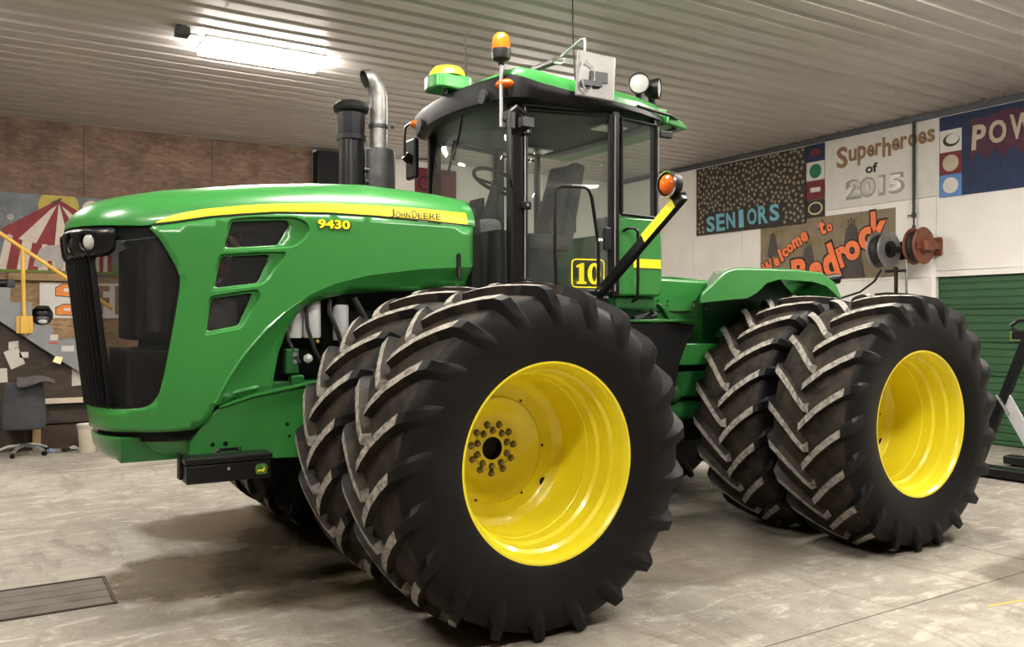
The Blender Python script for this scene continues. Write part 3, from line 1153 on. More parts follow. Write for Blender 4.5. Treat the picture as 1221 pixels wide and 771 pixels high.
# dark boarded wall under the stairs, with pinned papers
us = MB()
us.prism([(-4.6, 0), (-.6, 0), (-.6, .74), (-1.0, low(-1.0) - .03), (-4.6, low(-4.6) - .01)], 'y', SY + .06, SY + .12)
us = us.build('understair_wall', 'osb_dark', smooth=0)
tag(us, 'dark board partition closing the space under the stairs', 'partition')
PY = SY + .058


def paper(poly, mat='paper', label=None):
    o = MB().prism(poly, 'y', PY - .003, PY).build('paper_sheet', mat, smooth=0)
    tag(o, label, 'paper', 'papers pinned under the stairs')
    return o


paper([(-2.46, 1.36), (-2.29, 1.44), (-2.20, 1.20), (-2.37, 1.12)], label='largest tilted paper sheet pinned on the dark partition')
paper([(-2.56, 1.14), (-2.42, 1.14), (-2.41, .95), (-2.56, .94)], label='paper sheet pinned low behind the office chair back')
paper([(-2.40, 1.50), (-2.28, 1.52), (-2.28, 1.42), (-2.40, 1.40)], label='small faded paper pinned high below the grey stair side')
paper([(-2.27, 1.36), (-2.16, 1.36), (-2.16, 1.28), (-2.27, 1.28)], label='tiny blank tag pinned right of the largest paper')
nt_ = MB().prism([(-1.83, 1.30), (-1.74, 1.28), (-1.77, 1.18), (-1.87, 1.22)], 'y', SY - .037, SY - .031).build('sticky_note', 'sticky_note', smooth=0)
tag(nt_, 'pale yellow sticky note on the grey stair side', 'note')
paper([(-1.62, 1.12), (-1.40, .98), (-1.40, .88), (-1.62, .86)], label='white paper behind the lower end of the stair side')
bn = thing('wall_bench', 'low wooden bench with a white edged top under the stairs', 'bench', (-1.5, SY - .1, 0))
MB().box(-1.97, -.55, SY - .18, SY + .055, .64, .70).build('bench_top', 'cream_paint', bn, smooth=0, bevel=.005)
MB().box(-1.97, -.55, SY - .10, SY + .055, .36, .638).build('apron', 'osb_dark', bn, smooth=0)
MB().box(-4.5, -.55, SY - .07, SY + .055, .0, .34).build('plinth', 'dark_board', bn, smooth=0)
MB().box(-2.12, -2.02, SY - .14, SY - .072, 0, .34).build('leg', 'plank_wood', bn, smooth=0)

# helmet resting on a stair tread
hm = thing('helmet', 'black motocross helmet with a pale chin bar on the grey stair', 'helmet', (-1.99, SY + .10, 1.73))
MB().ball((-1.99, SY + .14, 1.872), .142, 22, 14, (1, 1.05, 1.)).build('shell', 'black_paint', hm)
MB().ball((-1.99, SY + .02, 1.815), .09, 16, 10, (1.05, .55, .72)).build('chin_bar', 'dark_steel', hm)
MB().ball((-1.99, SY - .012, 1.785), .05, 12, 8, (1.2, .5, .75)).build('mouth_vent', 'helmet_white', hm)
MB().ball((-1.99, SY + .035, 1.885), .09, 16, 8, (1.08, .55, .46)).build('visor', 'black_trim', hm)
MB().prism([(-2.09, 1.955), (-1.89, 1.955), (-1.915, 2.005), (-2.065, 2.005)], 'y', SY - .03, SY + .12).build('peak', 'black_paint', hm, smooth=0, bevel=.01)
# grinder on the step
gd = thing('bench_tool', 'dark power tool lying on the upper stair step', 'tool', (-2.4, SY + .1, 2.05))
MB().tube([(-2.58, SY + .12, 2.31), (-2.40, SY + .10, 2.315)], .055, 12).build('tool_body', 'black_plastic', gd)
MB().box(-2.42, -2.32, SY + .04, SY + .16, 2.255, 2.37).build('tool_head', 'dark_steel', gd, smooth=0, bevel=.01)

# ---- office chair with a jacket over its back
ch = thing('office_chair', 'black office chair with a five arm base by the stairs', 'chair', (-2.24, 6.85, 0))
bk = MB()
rows_ = []
for j in range(11):
    t = j / 10
    z = .36 + t * .62
    hw = .235 - .035 * t + .015 * math.sin(t * PI)
    row = []
    for i in range(9):
        s = -1 + i / 4
        row.append((-2.24 + s * hw, 6.78 - .05 * (1 - s * s) + .03 * t, z))
    rows_.append(row)
bk.grid(rows_)
bk.build('backrest', 'seat_fabric', ch, solid=-.06, bevel=.02)
MB().box(-2.47, -2.01, 6.86, 7.30, .42, .50).build('seat', 'seat_fabric', ch, smooth=0, bevel=.03)
MB().tube([(-2.24, 6.98, .10), (-2.24, 6.98, .42)], .032, 10).build('gas_column', 'black_paint', ch)
MB().tube([(-2.24, 6.85, .55), (-2.24, 6.95, .42)], .025, 8).build('back_post', 'black_paint', ch)
for k in range(5):
    a = k * 2 * PI / 5 + .5
    c, s = math.cos(a), math.sin(a)
    MB().tube([(-2.24 + .03 * c, 6.98 + .03 * s, .13), (-2.24 + .18 * c, 6.98 + .18 * s, .115), (-2.24 + .32 * c, 6.98 + .32 * s, .065)], [.028, .024, .02], 8).build('base_arm', 'grey_steel', ch)
    MB().tube([(-2.24 + .32 * c - .02 * s, 6.98 + .32 * s + .02 * c, .03), (-2.24 + .32 * c + .02 * s, 6.98 + .32 * s - .02 * c, .03)], .03, 10).build('caster', 'black_trim', ch)
jk = MB()
rows_ = []
random.seed(3)
for j in range(9):
    t = j / 8
    row = []
    for i in range(11):
        s = i / 10
        x = -2.33 + s * .44
        z = 1.09 - .02 * math.cos(s * 5) - .05 * s - abs(t - .42) * (.22 + .10 * math.sin(s * 4 + 1)) - .05 * max(0, s - .7)
        y = 6.585 + t * .33 + .012 * math.sin(s * 11 + t * 5)
        row.append((x, y, z))
    rows_.append(row)
jk.grid(rows_)
jk = jk.build('jacket', 'jacket', solid=.02)
tag(jk, 'dark crumpled jacket draped over the office chair back', 'jacket')

# ---- waste bin and litter
wbn = thing('waste_bin', 'cream plastic waste bin with a liner beside the wooden bench', 'bin', (-1.49, 6.75, 0))
MB().lathe([(0, .0), (0, .095), (.01, .102), (.36, .125), (.38, .135), (.385, .13), (.37, .118), (.02, .095)], (-1.49, 6.75, 0), 'z', 28).build('body', 'bin_plastic', wbn)
MB().lathe([(.33, .128), (.36, .138), (.392, .140), (.396, .128), (.34, .115)], (-1.49, 6.75, 0), 'z', 20).build('liner', 'paper', wbn)
for k, (x, y_, mt, lb) in enumerate(((-1.92, 6.95, 'blue_cloth', 'crumpled pale blue rag on the floor by the bin'), (-1.74, 7.0, 'dark_steel', 'dark metal scrap on the floor by the bin'), (-1.64, 7.08, 'paper', 'crumpled white paper on the floor by the bin'))):
    mb = MB().ball((x, y_, .034), .045, 9, 6, (1.3, 1, .7))
    random.seed(k)
    mb.v = [(a + random.uniform(-.012, .012), b + random.uniform(-.012, .012), max(.001, c + random.uniform(-.01, .01))) for a, b, c in mb.v]
    tag(mb.build('litter', mt, smooth=0, weld=False), lb, 'litter')

# ---- trench drain cover in the floor
dc = thing('drain_cover', 'flush trench drain cover of long planks in the concrete floor', 'drain cover', (-3.4, .05, 0))
for k in range(4):
    y0 = -.26 + k * .155
    MB().box(-4.8, -2.02, y0, y0 + .145, .0, .007).build('cover_plank', 'drain_steel', dc, smooth=0, bevel=.003)
MB().box(-4.82, -1.995, -.285, -.265, 0, .009).box(-4.82, -1.995, .362, .382, 0, .009).box(-2.015, -1.995, -.265, .362, 0, .009).build('cover_frame', 'dark_board', dc, smooth=0)

# ================================================================== THE TRACTOR
T = thing('tractor', 'large green articulated farm tractor on eight dual wheels with yellow rims', 'tractor', (1.75, 0, 0))
WB = 3.505
ZC = .985

# ---- wheels
RIM = [(.035, .555), (.004, .580), (-.004, .576), (-.002, .560), (.012, .548), (.035, .537), (.100, .529), (.118, .508), (.205, .503), (.225, .486), (.305, .483), (.309, .479), (.520, .476), (.556, .466), (.580, .440),
       (.588, .425), (.604, .412), (.612, .36), (.612, .335), (.600, .322), (.604, .300), (.628, .262), (.650, .215), (.655, .19), (.655, .165)]
HUBP = [(.655, .165), (.655, .072), (.70, .070), (.70, .0)]
TP = [(-.318, .555), (-.330, .575), (-.345, .62), (-.366, .70), (-.372, .77), (-.366, .83), (-.350, .895), (-.322, .942), (-.22, .962), (-.10, .977), (0, .982)]
TP = TP + [(-a, r) for a, r in TP[-2::-1]]
TMAT = [0] * 7 + [1] * 6 + [0] * 7
LUG = [  # base (y, r), top (y, r), angle offset, half width base, half width top
    ((-.371, .785), (-.372, .785), -5.2, .045, .030),
    ((-.366, .84), (-.378, .845), -3.6, .055, .030),
    ((-.350, .895), (-.378, .92), -1.9, .060, .030),
    ((-.335, .918), (-.364, .975), -.6, .058, .030),
    ((-.310, .935), (-.330, 1.000), .8, .052, .031),
    ((-.24, .952), (-.25, 1.012), 4.0, .046, .030),
    ((-.13, .967), (-.14, 1.026), 9.0, .044, .030),
    ((-.04, .973), (-.05, 1.033), 13.8, .044, .031),
    ((.030, .975), (.018, 1.030), 17.4, .040, .028)]
NL = 21


def wheel(xc, s, outer):
    yrim = s * (2.22 if outer else 1.40)
    yc = s * ((2.22 if outer else 1.40) - .325)
    ln = [('outer' if outer else 'inner'), ('front' if xc == 0 else 'rear')]
    mb = MB().lathe([(-s * a, r) for a, r in RIM], (xc, yrim, ZC), 'y', 96)
    w = mb.build('wheel', 'yellow_paint', T, smooth=28)
    # seat disc around the hub, its bore and bolts
    hb = MB().lathe([(-s * a, r) for a, r in HUBP], (xc, yrim, ZC), 'y', 48, mis=[0, 1, 1])
    hb.build('hub_plate', ['yellow_paint', 'black_trim'], w, smooth=28)
    # the tyre, pressed flat where it meets the floor
    mb = MB().lathe([(a * (-s if s > 0 else 1), r) for a, r in TP], (xc, yc, ZC), 'y', 128, mis=TMAT)
    mb.v = [(x, y, max(z, .004)) for x, y, z in mb.v]
    mb.build('tyre', ['rubber_side', 'rubber_tread'], w, smooth=50)
    # tread lugs: two staggered rows
    ph = {(0, True): 0.0, (0, False): 6.0, (WB, True): 0.9, (WB, False): -5.}[(xc, outer)]
    for side in (-1, 1):
        for k in range(NL):
            th0 = 161.5 + ph + k * 360 / NL + (360 / NL / 2 if side == 1 else 0)
            m = MB()
            vs = []
            for (by, br), (ty, tr), da, hb_, ht in LUG:
                th = math.radians(th0 + da)
                for (yy, rr, hw) in ((by, br, -hb_), (ty, tr, -ht), (ty, tr, ht), (by, br, hb_)):
                    t = th + hw / rr
                    vs.append((xc + rr * math.cos(t), yc - yy * side, max(.0015, ZC + rr * math.sin(t))))
            fs, mi = [], []
            n = len(LUG)
            for i in range(n - 1):
                for j in range(3):
                    fs.append((i * 4 + j, i * 4 + j + 1, i * 4 + j + 5, i * 4 + j + 4))
                    mi.append(1 if (j == 1 and i >= 4) else (0 if i < 5 else 2))
            fs += [(0, 3, 2, 1), (n * 4 - 4, n * 4 - 3, n * 4 - 2, n * 4 - 1)]
            mi += [0, 1]
            m.v, m.f, m.m = vs, fs, mi
            m.build('tread_lug', ['rubber_side', 'rubber_top', 'rubber_tread'], w, smooth=30, weld=False)
    if outer:
        yb = yrim - s * .655
        for r, n, a0 in ((.155, 11, .1), (.112, 10, .28)):
            for k in range(n):
                a = a0 + 2 * PI * k / n
                c = (xc + r * math.cos(a), yb, ZC + r * math.sin(a))
                b = MB()
                b.lathe([(0, .0), (0, .0175), (s * .004, .0175), (s * .004, .013), (s * .026, .0125), (s * .028, .010), (s * .028, 0)], c, 'y', 8)
                b.build('wheel_nut', 'nut_steel', w, smooth=20)
                MB().lathe([(s * .001, .0), (s * .001, .0215), (0, .022)], c, 'y', 14).build('nut_washer', 'black_trim', w)
        MB().lathe([(s * .0015, .1325), (s * .003, .1335), (s * .0015, .1345)], (xc, yb, ZC), 'y', 48).build('hub_ring', 'black_trim', w)
        for (r, ang, hr, aa) in ((.415, -33.9, .026, .600), (.345, 58.6, .009, .608), (.345, 0, .009, .608), (.345, -57, .009, .608), (.335, -116, .009, .608)):
            a = math.radians(ang)
            MB().lathe([(0, 0), (0, hr)], (xc + r * math.cos(a), yrim - s * aa + s * .002, ZC + r * math.sin(a)), 'y', 16).build('rim_hole', 'black_trim', w)
    return w


for xc in (0, WB):
    for s in (-1, 1):
        for outer in (True, False):
            wheel(xc, s, outer)

# axles and belly
for xc in (0, WB):
    m = MB().tube([(xc, -1.50, ZC), (xc, -.62, ZC)], .12, 20).tube([(xc, .62, ZC), (xc, 1.50, ZC)], .12, 20)
    m.tube([(xc, -.66, ZC), (xc, -.40, ZC), (xc, .40, ZC), (xc, .66, ZC)], [.2, .30, .30, .2], 20)
    m.build('axle_housing', 'green_frame', T)
m = MB().box(-1.5, 1.75, -.50, -.40, .92, 1.38).box(-1.5, 1.75, .40, .50, .92, 1.38).box(-1.5, 1.4, -.40, .40, 1.0, 1.06)
m.build('front_chassis', 'green_frame', T, smooth=0, bevel=.01)
m = MB().box(2.1, 4.9, -.46, -.36, .90, 1.42).box(2.1, 4.9, .36, .46, .90, 1.42).box(2.1, 4.9, -.36, .36, 1.30, 1.42)
m.build('rear_chassis', 'green_frame', T, smooth=0, bevel=.01)
m = MB().tube([(1.55, 0, .62), (1.55, 0, 1.42)], .22, 20).tube([(1.95, 0, .62), (1.95, 0, 1.42)], .26, 20).box(1.45, 2.15, -.3, .3, .7, .85).box(1.45, 2.15, -.3, .3, 1.15, 1.3)
m.build('articulation_joint', 'green_frame', T)
for (p, r) in (([(1.2, -.38, 1.18), (2.0, -.42, 1.1), (2.5, -.44, 1.2)], .03), ([(1.2, -.30, 1.3), (1.8, -.44, 1.22), (2.5, -.40, 1.34)], .025), ([(1.3, -.48, .95), (1.75, -.52, .86), (2.4, -.48, 1.0)], .045)):
    MB().tube(p, r, 8).build('hydraulic_hose', 'hose_black', T)
m = MB().tube([(2.35, -.5, .98), (2.75, -.5, .98)], .10, 16).tube([(2.3, -.5, .98), (2.0, -.5, 1.0), (1.7, -.5, 1.0)], .035, 10).ball((2.42, -.55, 1.16), .10, 12, 8)
m.build('steering_cylinder', 'green_frame', T)
MB().box(2.5, 2.9, -.60, -.46, .72, .93).build('drop_box', 'black_paint', T, smooth=0, bevel=.03)

# ---- hood shape: plan outline of one half, arc length u from the rear, wrapping the nose
PLAN = [(.42, .60), (-.5, .61), (-1.4, .605), (-1.7, .595), (-1.87, .572), (-2.0, .53), (-2.11, .455), (-2.19, .35), (-2.245, .19), (-2.265, 0.0)]


def _catmull(P, n=12):
    P = np.array(P)
    Q = np.vstack([2 * P[0] - P[1], P, [P[-1][0], -P[-2][1]]])
    o = []
    for i in range(1, len(Q) - 2):
        for k in range(n):
            t = k / n
            a, b, c, d = Q[i - 1:i + 3]
            o.append(.5 * ((2 * b) + (c - a) * t + (2 * a - 5 * b + 4 * c - d) * t * t + (3 * b - a - 3 * c + d) * t ** 3))
    o.append(P[-1])
    return np.array(o)


_hc = _catmull(PLAN)
_i0 = int(np.argmin(abs(_hc[:, 0] + 1.4)))
_hd = np.r_[0, np.cumsum(np.hypot(*np.diff(_hc, axis=0).T))]
_hu = _hc[_i0, 0] - (_hd - _hd[_i0])
UE = float(_hu[-1])


def smooth01(a, b, x):
    t = min(1., max(0., (x - a) / (b - a)))
    return t * t * (3 - 2 * t)


def hood_pt(u, z, off=0.):
    x = np.interp(-u, -_hu, _hc[:, 0])
    y = np.interp(-u, -_hu, _hc[:, 1])
    e = .004
    x2, y2 = np.interp(-(u - e), -_hu, _hc[:, 0]), np.interp(-(u - e), -_hu, _hc[:, 1])
    x1, y1 = np.interp(-(u + e), -_hu, _hc[:, 0]), np.interp(-(u + e), -_hu, _hc[:, 1])
    tx, ty = x2 - x1, y2 - y1
    if u - e < UE:
        tx, ty = 0., -1.
    l = math.hypot(tx, ty) + 1e-12
    x += ty / l * off
    y += -tx / l * off
    x += (2.3 - z) * .115 * smooth01(1.6, 2.15, -u)
    return (float(x), float(-y), float(z))


CREASE = [(.42, 2.492), (-.044, 2.508), (-.369, 2.514), (-.736, 2.512), (-1.078, 2.494), (-1.294, 2.468), (-1.502, 2.438), (-1.699, 2.396), (-1.808, 2.376), (-1.90, 2.366), (UE, 2.366)]
GRB = [(-1.850, 2.352), (-1.798, 2.293), (-1.751, 2.212), (-1.703, 2.12), (-1.679, 2.058), (-1.683, 1.98), (-1.706, 1.85), (-1.749, 1.642), (-1.796, 1.462), (-1.841, 1.344), (-1.903, 1.282), (-1.988, 1.252), (-2.119, 1.243), (UE, 1.243)]
ARCH = [(-1.592, 1.105), (-1.553, 1.124), (-1.502, 1.163), (-1.471, 1.246), (-1.084, 1.326), (-1.078, 1.413), (-1.045, 1.578), (-.993, 1.716), (-.931, 1.827), (-.874, 1.889), (-.724, 1.942), (-.567, 1.973), (-.345, 1.989), (.092, 2.015), (.40, 2.04)]
TUCK = [(.42, 2.192), (.2, 2.178), (-.044, 2.158), (-.431, 2.104), (-.676, 2.04), (-.851, 1.963), (-1.022, 1.843), (-1.144, 1.733), (-1.267, 1.593), (-1.327, 1.513), (-1.384, 1.424), (-1.43, 1.34), (-1.475, 1.24)]


def ip(tab, u):
    xs_ = [-a for a, b in tab]
    return float(np.interp(-u, xs_, [b for a, b in tab]))


def seg_dist(p, tab):
    best = 9.
    P = Vector(p)
    for a, b in zip(tab[:-1], tab[1:]):
        A, B = Vector(a), Vector(b)
        t = max(0, min(1, (P - A).dot(B - A) / (B - A).length_squared))
        best = min(best, (P - A.lerp(B, t)).length)
    return best


VENT = [
    ([(-1.362, 2.421), (-1.006, 2.453), (-.985, 2.425), (-1.067, 2.284), (-1.409, 2.252)], [(-1.382, 2.436), (-1.24, 2.459), (-.954, 2.477), (-.874, 2.450), (-.846, 2.396), (-.899, 2.314), (-.966, 2.270), (-1.427, 2.226)]),
    ([(-1.430, 2.193), (-1.117, 2.222), (-1.197, 2.033), (-1.471, 1.995)], [(-1.447, 2.209), (-1.20, 2.234), (-1.01, 2.246), (-1.022, 2.214), (-1.133, 2.046), (-1.176, 2.013), (-1.496, 1.969)]),
    ([(-1.491, 1.925), (-1.230, 1.967), (-1.321, 1.756), (-1.518, 1.719)], [(-1.505, 1.943), (-1.25, 1.988), (-1.197, 1.993), (-1.178, 1.952), (-1.294, 1.745), (-1.320, 1.730), (-1.538, 1.690)])]
VOPEN = [rounded(a, .022, 3) for a, b in VENT]
VREL = [rounded(b, .03, 3) for a, b in VENT]
VINN = []
for b in VREL:   # inner foot of each relief's sloping edge
    c = Vector((sum(p[0] for p in b) / len(b), sum(p[1] for p in b) / len(b)))
    VINN.append([tuple(Vector(p) + (c - Vector(p)).normalized() * .012) for p in b])


TUCK_IN = [(.395, 2.190)] + TUCK[1:-1]


def side_fn(u, z):
    off = 0.
    if u > -1.475 and z < ip(TUCK, u):
        off -= .62 * min(.115, seg_dist((u, z), TUCK))
    for inn in VINN:
        if in_poly((u, z), inn) or seg_dist((u, z), inn + inn[:1]) < .004:
            off -= .022
    return hood_pt(u, z, off)


def dense(tab, d=.05):
    out = []
    for a, b in zip(tab[:-1], tab[1:]):
        k = max(1, int((Vector(b) - Vector(a)).length / d))
        out += [tuple(Vector(a).lerp(Vector(b), t / k)) for t in range(k)]
    return out + [tab[-1]]


crs = [(u, ip(CREASE, u) - .004) for u in np.linspace(.40, -1.83, 46)]
SIDE = crs + GRB + [(UE, 1.10), (-1.70, 1.10)] + ARCH


def sheet_rings(outline, holes, rings, fn, step, lines=()):
    """like sheet() but with extra constraint rings kept as edges"""
    pts, edges = [], []

    def ring(poly):
        k = len(pts)
        n = len(poly)
        pts.extend(Vector(p) for p in poly)
        edges.extend((k + i, k + (i + 1) % n) for i in range(n))
    o = resample(outline, step)
    ring(o)
    hs_ = [resample(h, step * .7) for h in holes]
    for h in hs_:
        ring(h)
    for r in rings:
        ring(resample(r, step * .7))
    for ln in lines:
        k = len(pts)
        pts.extend(Vector(p) for p in ln)
        edges.extend((k + i, k + i + 1) for i in range(len(ln) - 1))
    nb = len(pts)
    arr = np.array([tuple(p) for p in pts])
    zmin, zmax = arr[:, 1].min(), arr[:, 1].max()
    umin, umax = arr[:, 0].min(), arr[:, 0].max()
    z = zmin + step * .5
    row = 0
    while z < zmax:
        u = umin + step * (.5 if row % 2 else .25)
        while u < umax:
            if np.hypot(arr[:, 0] - u, arr[:, 1] - z).min() > step * .5 and in_poly((u, z), o) and not any(in_poly((u, z), h) for h in hs_):
                pts.append(Vector((u, z)))
            u += step
        z += step * .87
        row += 1
    V, E_, F, *_ = geometry.delaunay_2d_cdt(pts, edges, [], 0, 1e-6)
    keep = []
    for f in F:
        c = (V[f[0]] + V[f[1]] + V[f[2]]) / 3
        if in_poly(c, o) and not any(in_poly(c, h) for h in hs_):
            keep.append(tuple(f))
    used = sorted({i for f in keep for i in f})
    rm = {i: k for k, i in enumerate(used)}
    mb = MB()
    mb.v = [fn(V[i][0], V[i][1]) for i in used]
    mb.f = [tuple(rm[i] for i in f) for f in keep]
    mb.m = [0] * len(keep)
    return mb


for s in (-1, 1):
    mb = sheet_rings(SIDE, VOPEN, VREL + VINN, side_fn, .055, [dense(TUCK_IN, .05)])
    if s == 1:
        mb.v = [(x, -y, z) for x, y, z in mb.v]
    mb.build('hood_side', 'green_paint', T, smooth=17, solid=.012 if s == -1 else .012)
    for a in VOPEN:
        vm = sheet(a, [], lambda u, z: hood_pt(u, z, -.040), .09)
        if s == 1:
            vm.v = [(x, -y, z) for x, y, z in vm.v]
        vm.build('vent_screen', 'vent_screen', T, smooth=0)
# hood top: crease to centre line
ZTOP = [(.52, 2.74), (.25, 2.768), (-.02, 2.785), (-.36, 2.795), (-.74, 2.772), (-1.15, 2.728), (-1.43, 2.688), (-1.69, 2.642), (-1.94, 2.575), (-2.04, 2.54), (-2.13, 2.495), (-2.2, 2.452), (-2.235, 2.42), (-2.262, 2.372)]


def top_pt(u, phi, off=0.):
    c = hood_pt(u, ip(CREASE, u), off)
    if u > -1.5:
        xt = u
    else:
        xt = -1.5 + (u + 1.5) / (UE + 1.5) * (-2.262 + 1.5)
    zt = ip(ZTOP, xt) + off
    ca = max(0., math.cos(phi)) ** .6
    sa = math.sin(phi)
    return (xt + (c[0] - xt) * ca, c[1] * ca, c[2] + (zt - c[2]) * sa)


us_ = list(np.linspace(.42, -1.5, 30)) + list(np.linspace(-1.55, UE + .001, 26))
phs = [0, .05, .12, .22, .34, .48, .62, .78, .95, 1.12, 1.3, 1.45, PI / 2]
mb = MB().grid([[top_pt(u, p) for p in phs] for u in us_])
mb.mirror_y()
mb.build('hood_top', 'green_paint', T, smooth=40)
# stripe decals along both sides
SU = [(.353, 2.590), (-.044, 2.598), (-.369, 2.596), (-.736, 2.584), (-1.078, 2.556), (-1.294, 2.529), (-1.553, 2.486), (-1.699, 2.447), (-1.78, 2.412), (-1.812, 2.390)]
for s in (-1, 1):
    rows_ = []
    for u in np.linspace(.353, -1.812, 44):
        zc = ip(CREASE, u)
        xt = u if u > -1.5 else -1.5 + (u + 1.5) / (UE + 1.5) * (-2.262 + 1.5)
        zt = ip(ZTOP, xt)
        lo, hi = zc + .010, max(zc + .0115, ip(SU, u))
        row = []
        for k in range(6):
            z = lo + (hi - lo) * k / 5
            p = top_pt(u, math.asin(max(0, min(1, (z - zc) / (zt - zc)))), .0035)
            row.append((p[0], p[1] * -s, p[2]))
        rows_.append(row)
    MB().grid(rows_).build('hood_stripe', 'yellow_decal', T, smooth=40)
    rows_ = [[(lambda p: (p[0], p[1] * -s, p[2]))(top_pt(u, f, .002)) for f in (0, .028)] for u in np.linspace(.40, -1.84, 44)]
    MB().grid(rows_).build('hood_seam', 'decal_black', T)
for body, x0, x1, hh in (('J', -.270, -.240, .058), ('OHN', -.232, -.118, .044), ('D', -.103, -.066, .058), ('EERE', -.058, .125, .044)):
    text('hood_lettering', body, 'decal_black', T, ((x0 + x1) / 2, -.611, 2.551 + (hh - .058) / 2 + .012 * (x0 + .07)), (1, 0, .012), (0, .17, 1), hh, x1 - x0, .004, .002)
text('model_shadow', '9430', 'decal_black', T, (-.680, -.6125, 2.437), (1, 0, .01), UZ, .068, .238, .05, .002)
text('model_number', '9430', 'yellow_decal', T, (-.687, -.6150, 2.442), (1, 0, .01), UZ, .062, .228, .035, .002)
m = MB().prism(rounded([(.262, 2.10), (.294, 2.10), (.294, 2.286), (.262, 2.286)], .015, 3), 'y', -.612, -.600)
m.build('latch_slot', 'black_trim', T, smooth=0)
MB().box(.272, .284, -.616, -.612, 2.11, 2.19).build('latch', 'chrome', T, smooth=0)
# arch lip
lp = [(-.80, 1.985), (-.851, 1.963), (-1.022, 1.843), (-1.144, 1.733), (-1.267, 1.593), (-1.327, 1.513), (-1.384, 1.424), (-1.43, 1.34), (-1.470, 1.262)]
lp = dense(lp, .03)
MB().tube([hood_pt(u, z, -.004) for u, z in lp], [.002 + .011 * min(1, i / 12) for i in range(len(lp))], 8).build('arch_lip', 'green_paint', T)
MB().tube([hood_pt(-1.40, 1.305, -.060), hood_pt(-1.37, 1.316, -.064), hood_pt(-1.20, 1.350, -.064), hood_pt(-1.17, 1.356, -.070)], [.006, .016, .014, .005], 8).build('panel_rib', 'green_paint', T)
# rubber seal behind the hood
rows_ = []
for x in (.40, .47):
    row = []
    for z in np.linspace(2.0, 2.49, 8):
        row.append((x, -.592, z))
    for p in phs[1:]:
        q = top_pt(.40, p, -.012)
        row.append((x, q[1], q[2] - .004))
    rows_.append(row)
MB().grid(rows_).mirror_y().build('hood_seal', 'black_trim', T)

# grille screen, ribs, head lamps
def half_poly(zt, zb):
    return GRB + [(UE, zb)]


gpoly = [(u, z) for u, z in GRB[:-1]] + [(UE, 1.243), (UE, 2.36), (-1.87, 2.36)]
for s in (-1, 1):
    mb = sheet(gpoly, [], lambda u, z: hood_pt(u, z, -.022), .06)
    if s == 1:
        mb.v = [(x, -y, z) for x, y, z in mb.v]
    mb.build('grille_screen', 'grille_screen', T, smooth=40)
    rim_ = dense(GRB, .04)
    mb = MB().tube([hood_pt(u, z, -.010) for u, z in rim_], .010, 6)
    if s == 1:
        mb.v = [(x, -y, z) for x, y, z in mb.v]
    mb.build('grille_seal', 'black_trim', T)
    for k in range(9):
        u = -2.235 - k * .0465
        if u < UE + .005:
            continue
        mb = MB().grid([[hood_pt(u + .009, z, -.02) for z in np.linspace(1.25, 2.30, 8)], [hood_pt(u + .003, z, .016) for z in np.linspace(1.25, 2.30, 8)], [hood_pt(u - .003, z, .016) for z in np.linspace(1.25, 2.30, 8)], [hood_pt(u - .009, z, -.02) for z in np.linspace(1.25, 2.30, 8)]])
        if s == 1:
            mb.v = [(x, -y, z) for x, y, z in mb.v]
        mb.build('grille_rib', 'black_plastic', T, smooth=30)
    # lamp pod wraps the corner
    pod = rounded([(-2.035, 2.352), (-2.052, 2.215), (-2.11, 2.178), (-2.56, 2.160), (-2.575, 2.352)], .03, 4)
    holes = [[(-2.222 + .058 * math.cos(a), 2.268 + .060 * math.sin(a)) for a in np.linspace(0, 2 * PI, 22, endpoint=False)],
             [(-2.405 + .048 * math.cos(a), 2.268 + .062 * math.sin(a)) for a in np.linspace(0, 2 * PI, 22, endpoint=False)]]

    def pod_fn(u, z):
        d = min(seg_dist((u, z), pod + pod[:1]), .05) / .05
        return hood_pt(u, z, .004 + .030 * math.sqrt(max(0, 1 - (1 - d) ** 2)))
    mb = sheet_rings(pod, holes, [], pod_fn, .03)
    if s == 1:
        mb.v = [(x, -y, z) for x, y, z in mb.v]
    hp = mb.build('headlamp_pod', 'black_paint', T, smooth=40, solid=.02)
    for (u, rl, mt) in ((-2.222, .056, 'clear_lens'), (-2.405, .046, 'dark_steel')):
        a, b = Vector(hood_pt(u, 2.268, .0)), Vector(hood_pt(u, 2.268, .03))
        d = (b - a).normalized()
        e1 = d.cross(Vector((0, 0, 1))).normalized()
        e2 = e1.cross(d)
        for nm, prf, mt2 in (('lamp_bowl', [(-.05, .0), (-.048, rl * .8), (-.02, rl * 1.05), (.022, rl * 1.05)], 'black_trim'), ('lamp_lens', [(.030, 0), (.028, rl * .45), (.020, rl * .75), (.006, rl * .98)], mt)):
            vs, fs = [], []
            n = 22
            for (al, r) in prf:
                for k in range(n):
                    t = 2 * PI * k / n
                    vs.append(a + d * al + e1 * r * math.cos(t) + e2 * r * math.sin(t))
            for i in range(len(prf) - 1):
                for k in range(n):
                    fs.append((i * n + k, i * n + (k + 1) % n, (i + 1) * n + (k + 1) % n, (i + 1) * n + k))
            mb = MB().add(vs, fs)
            if s == 1:
                mb.v = [(x, -y, z) for x, y, z in mb.v]
            mb.build(nm, mt2, hp, smooth=50)
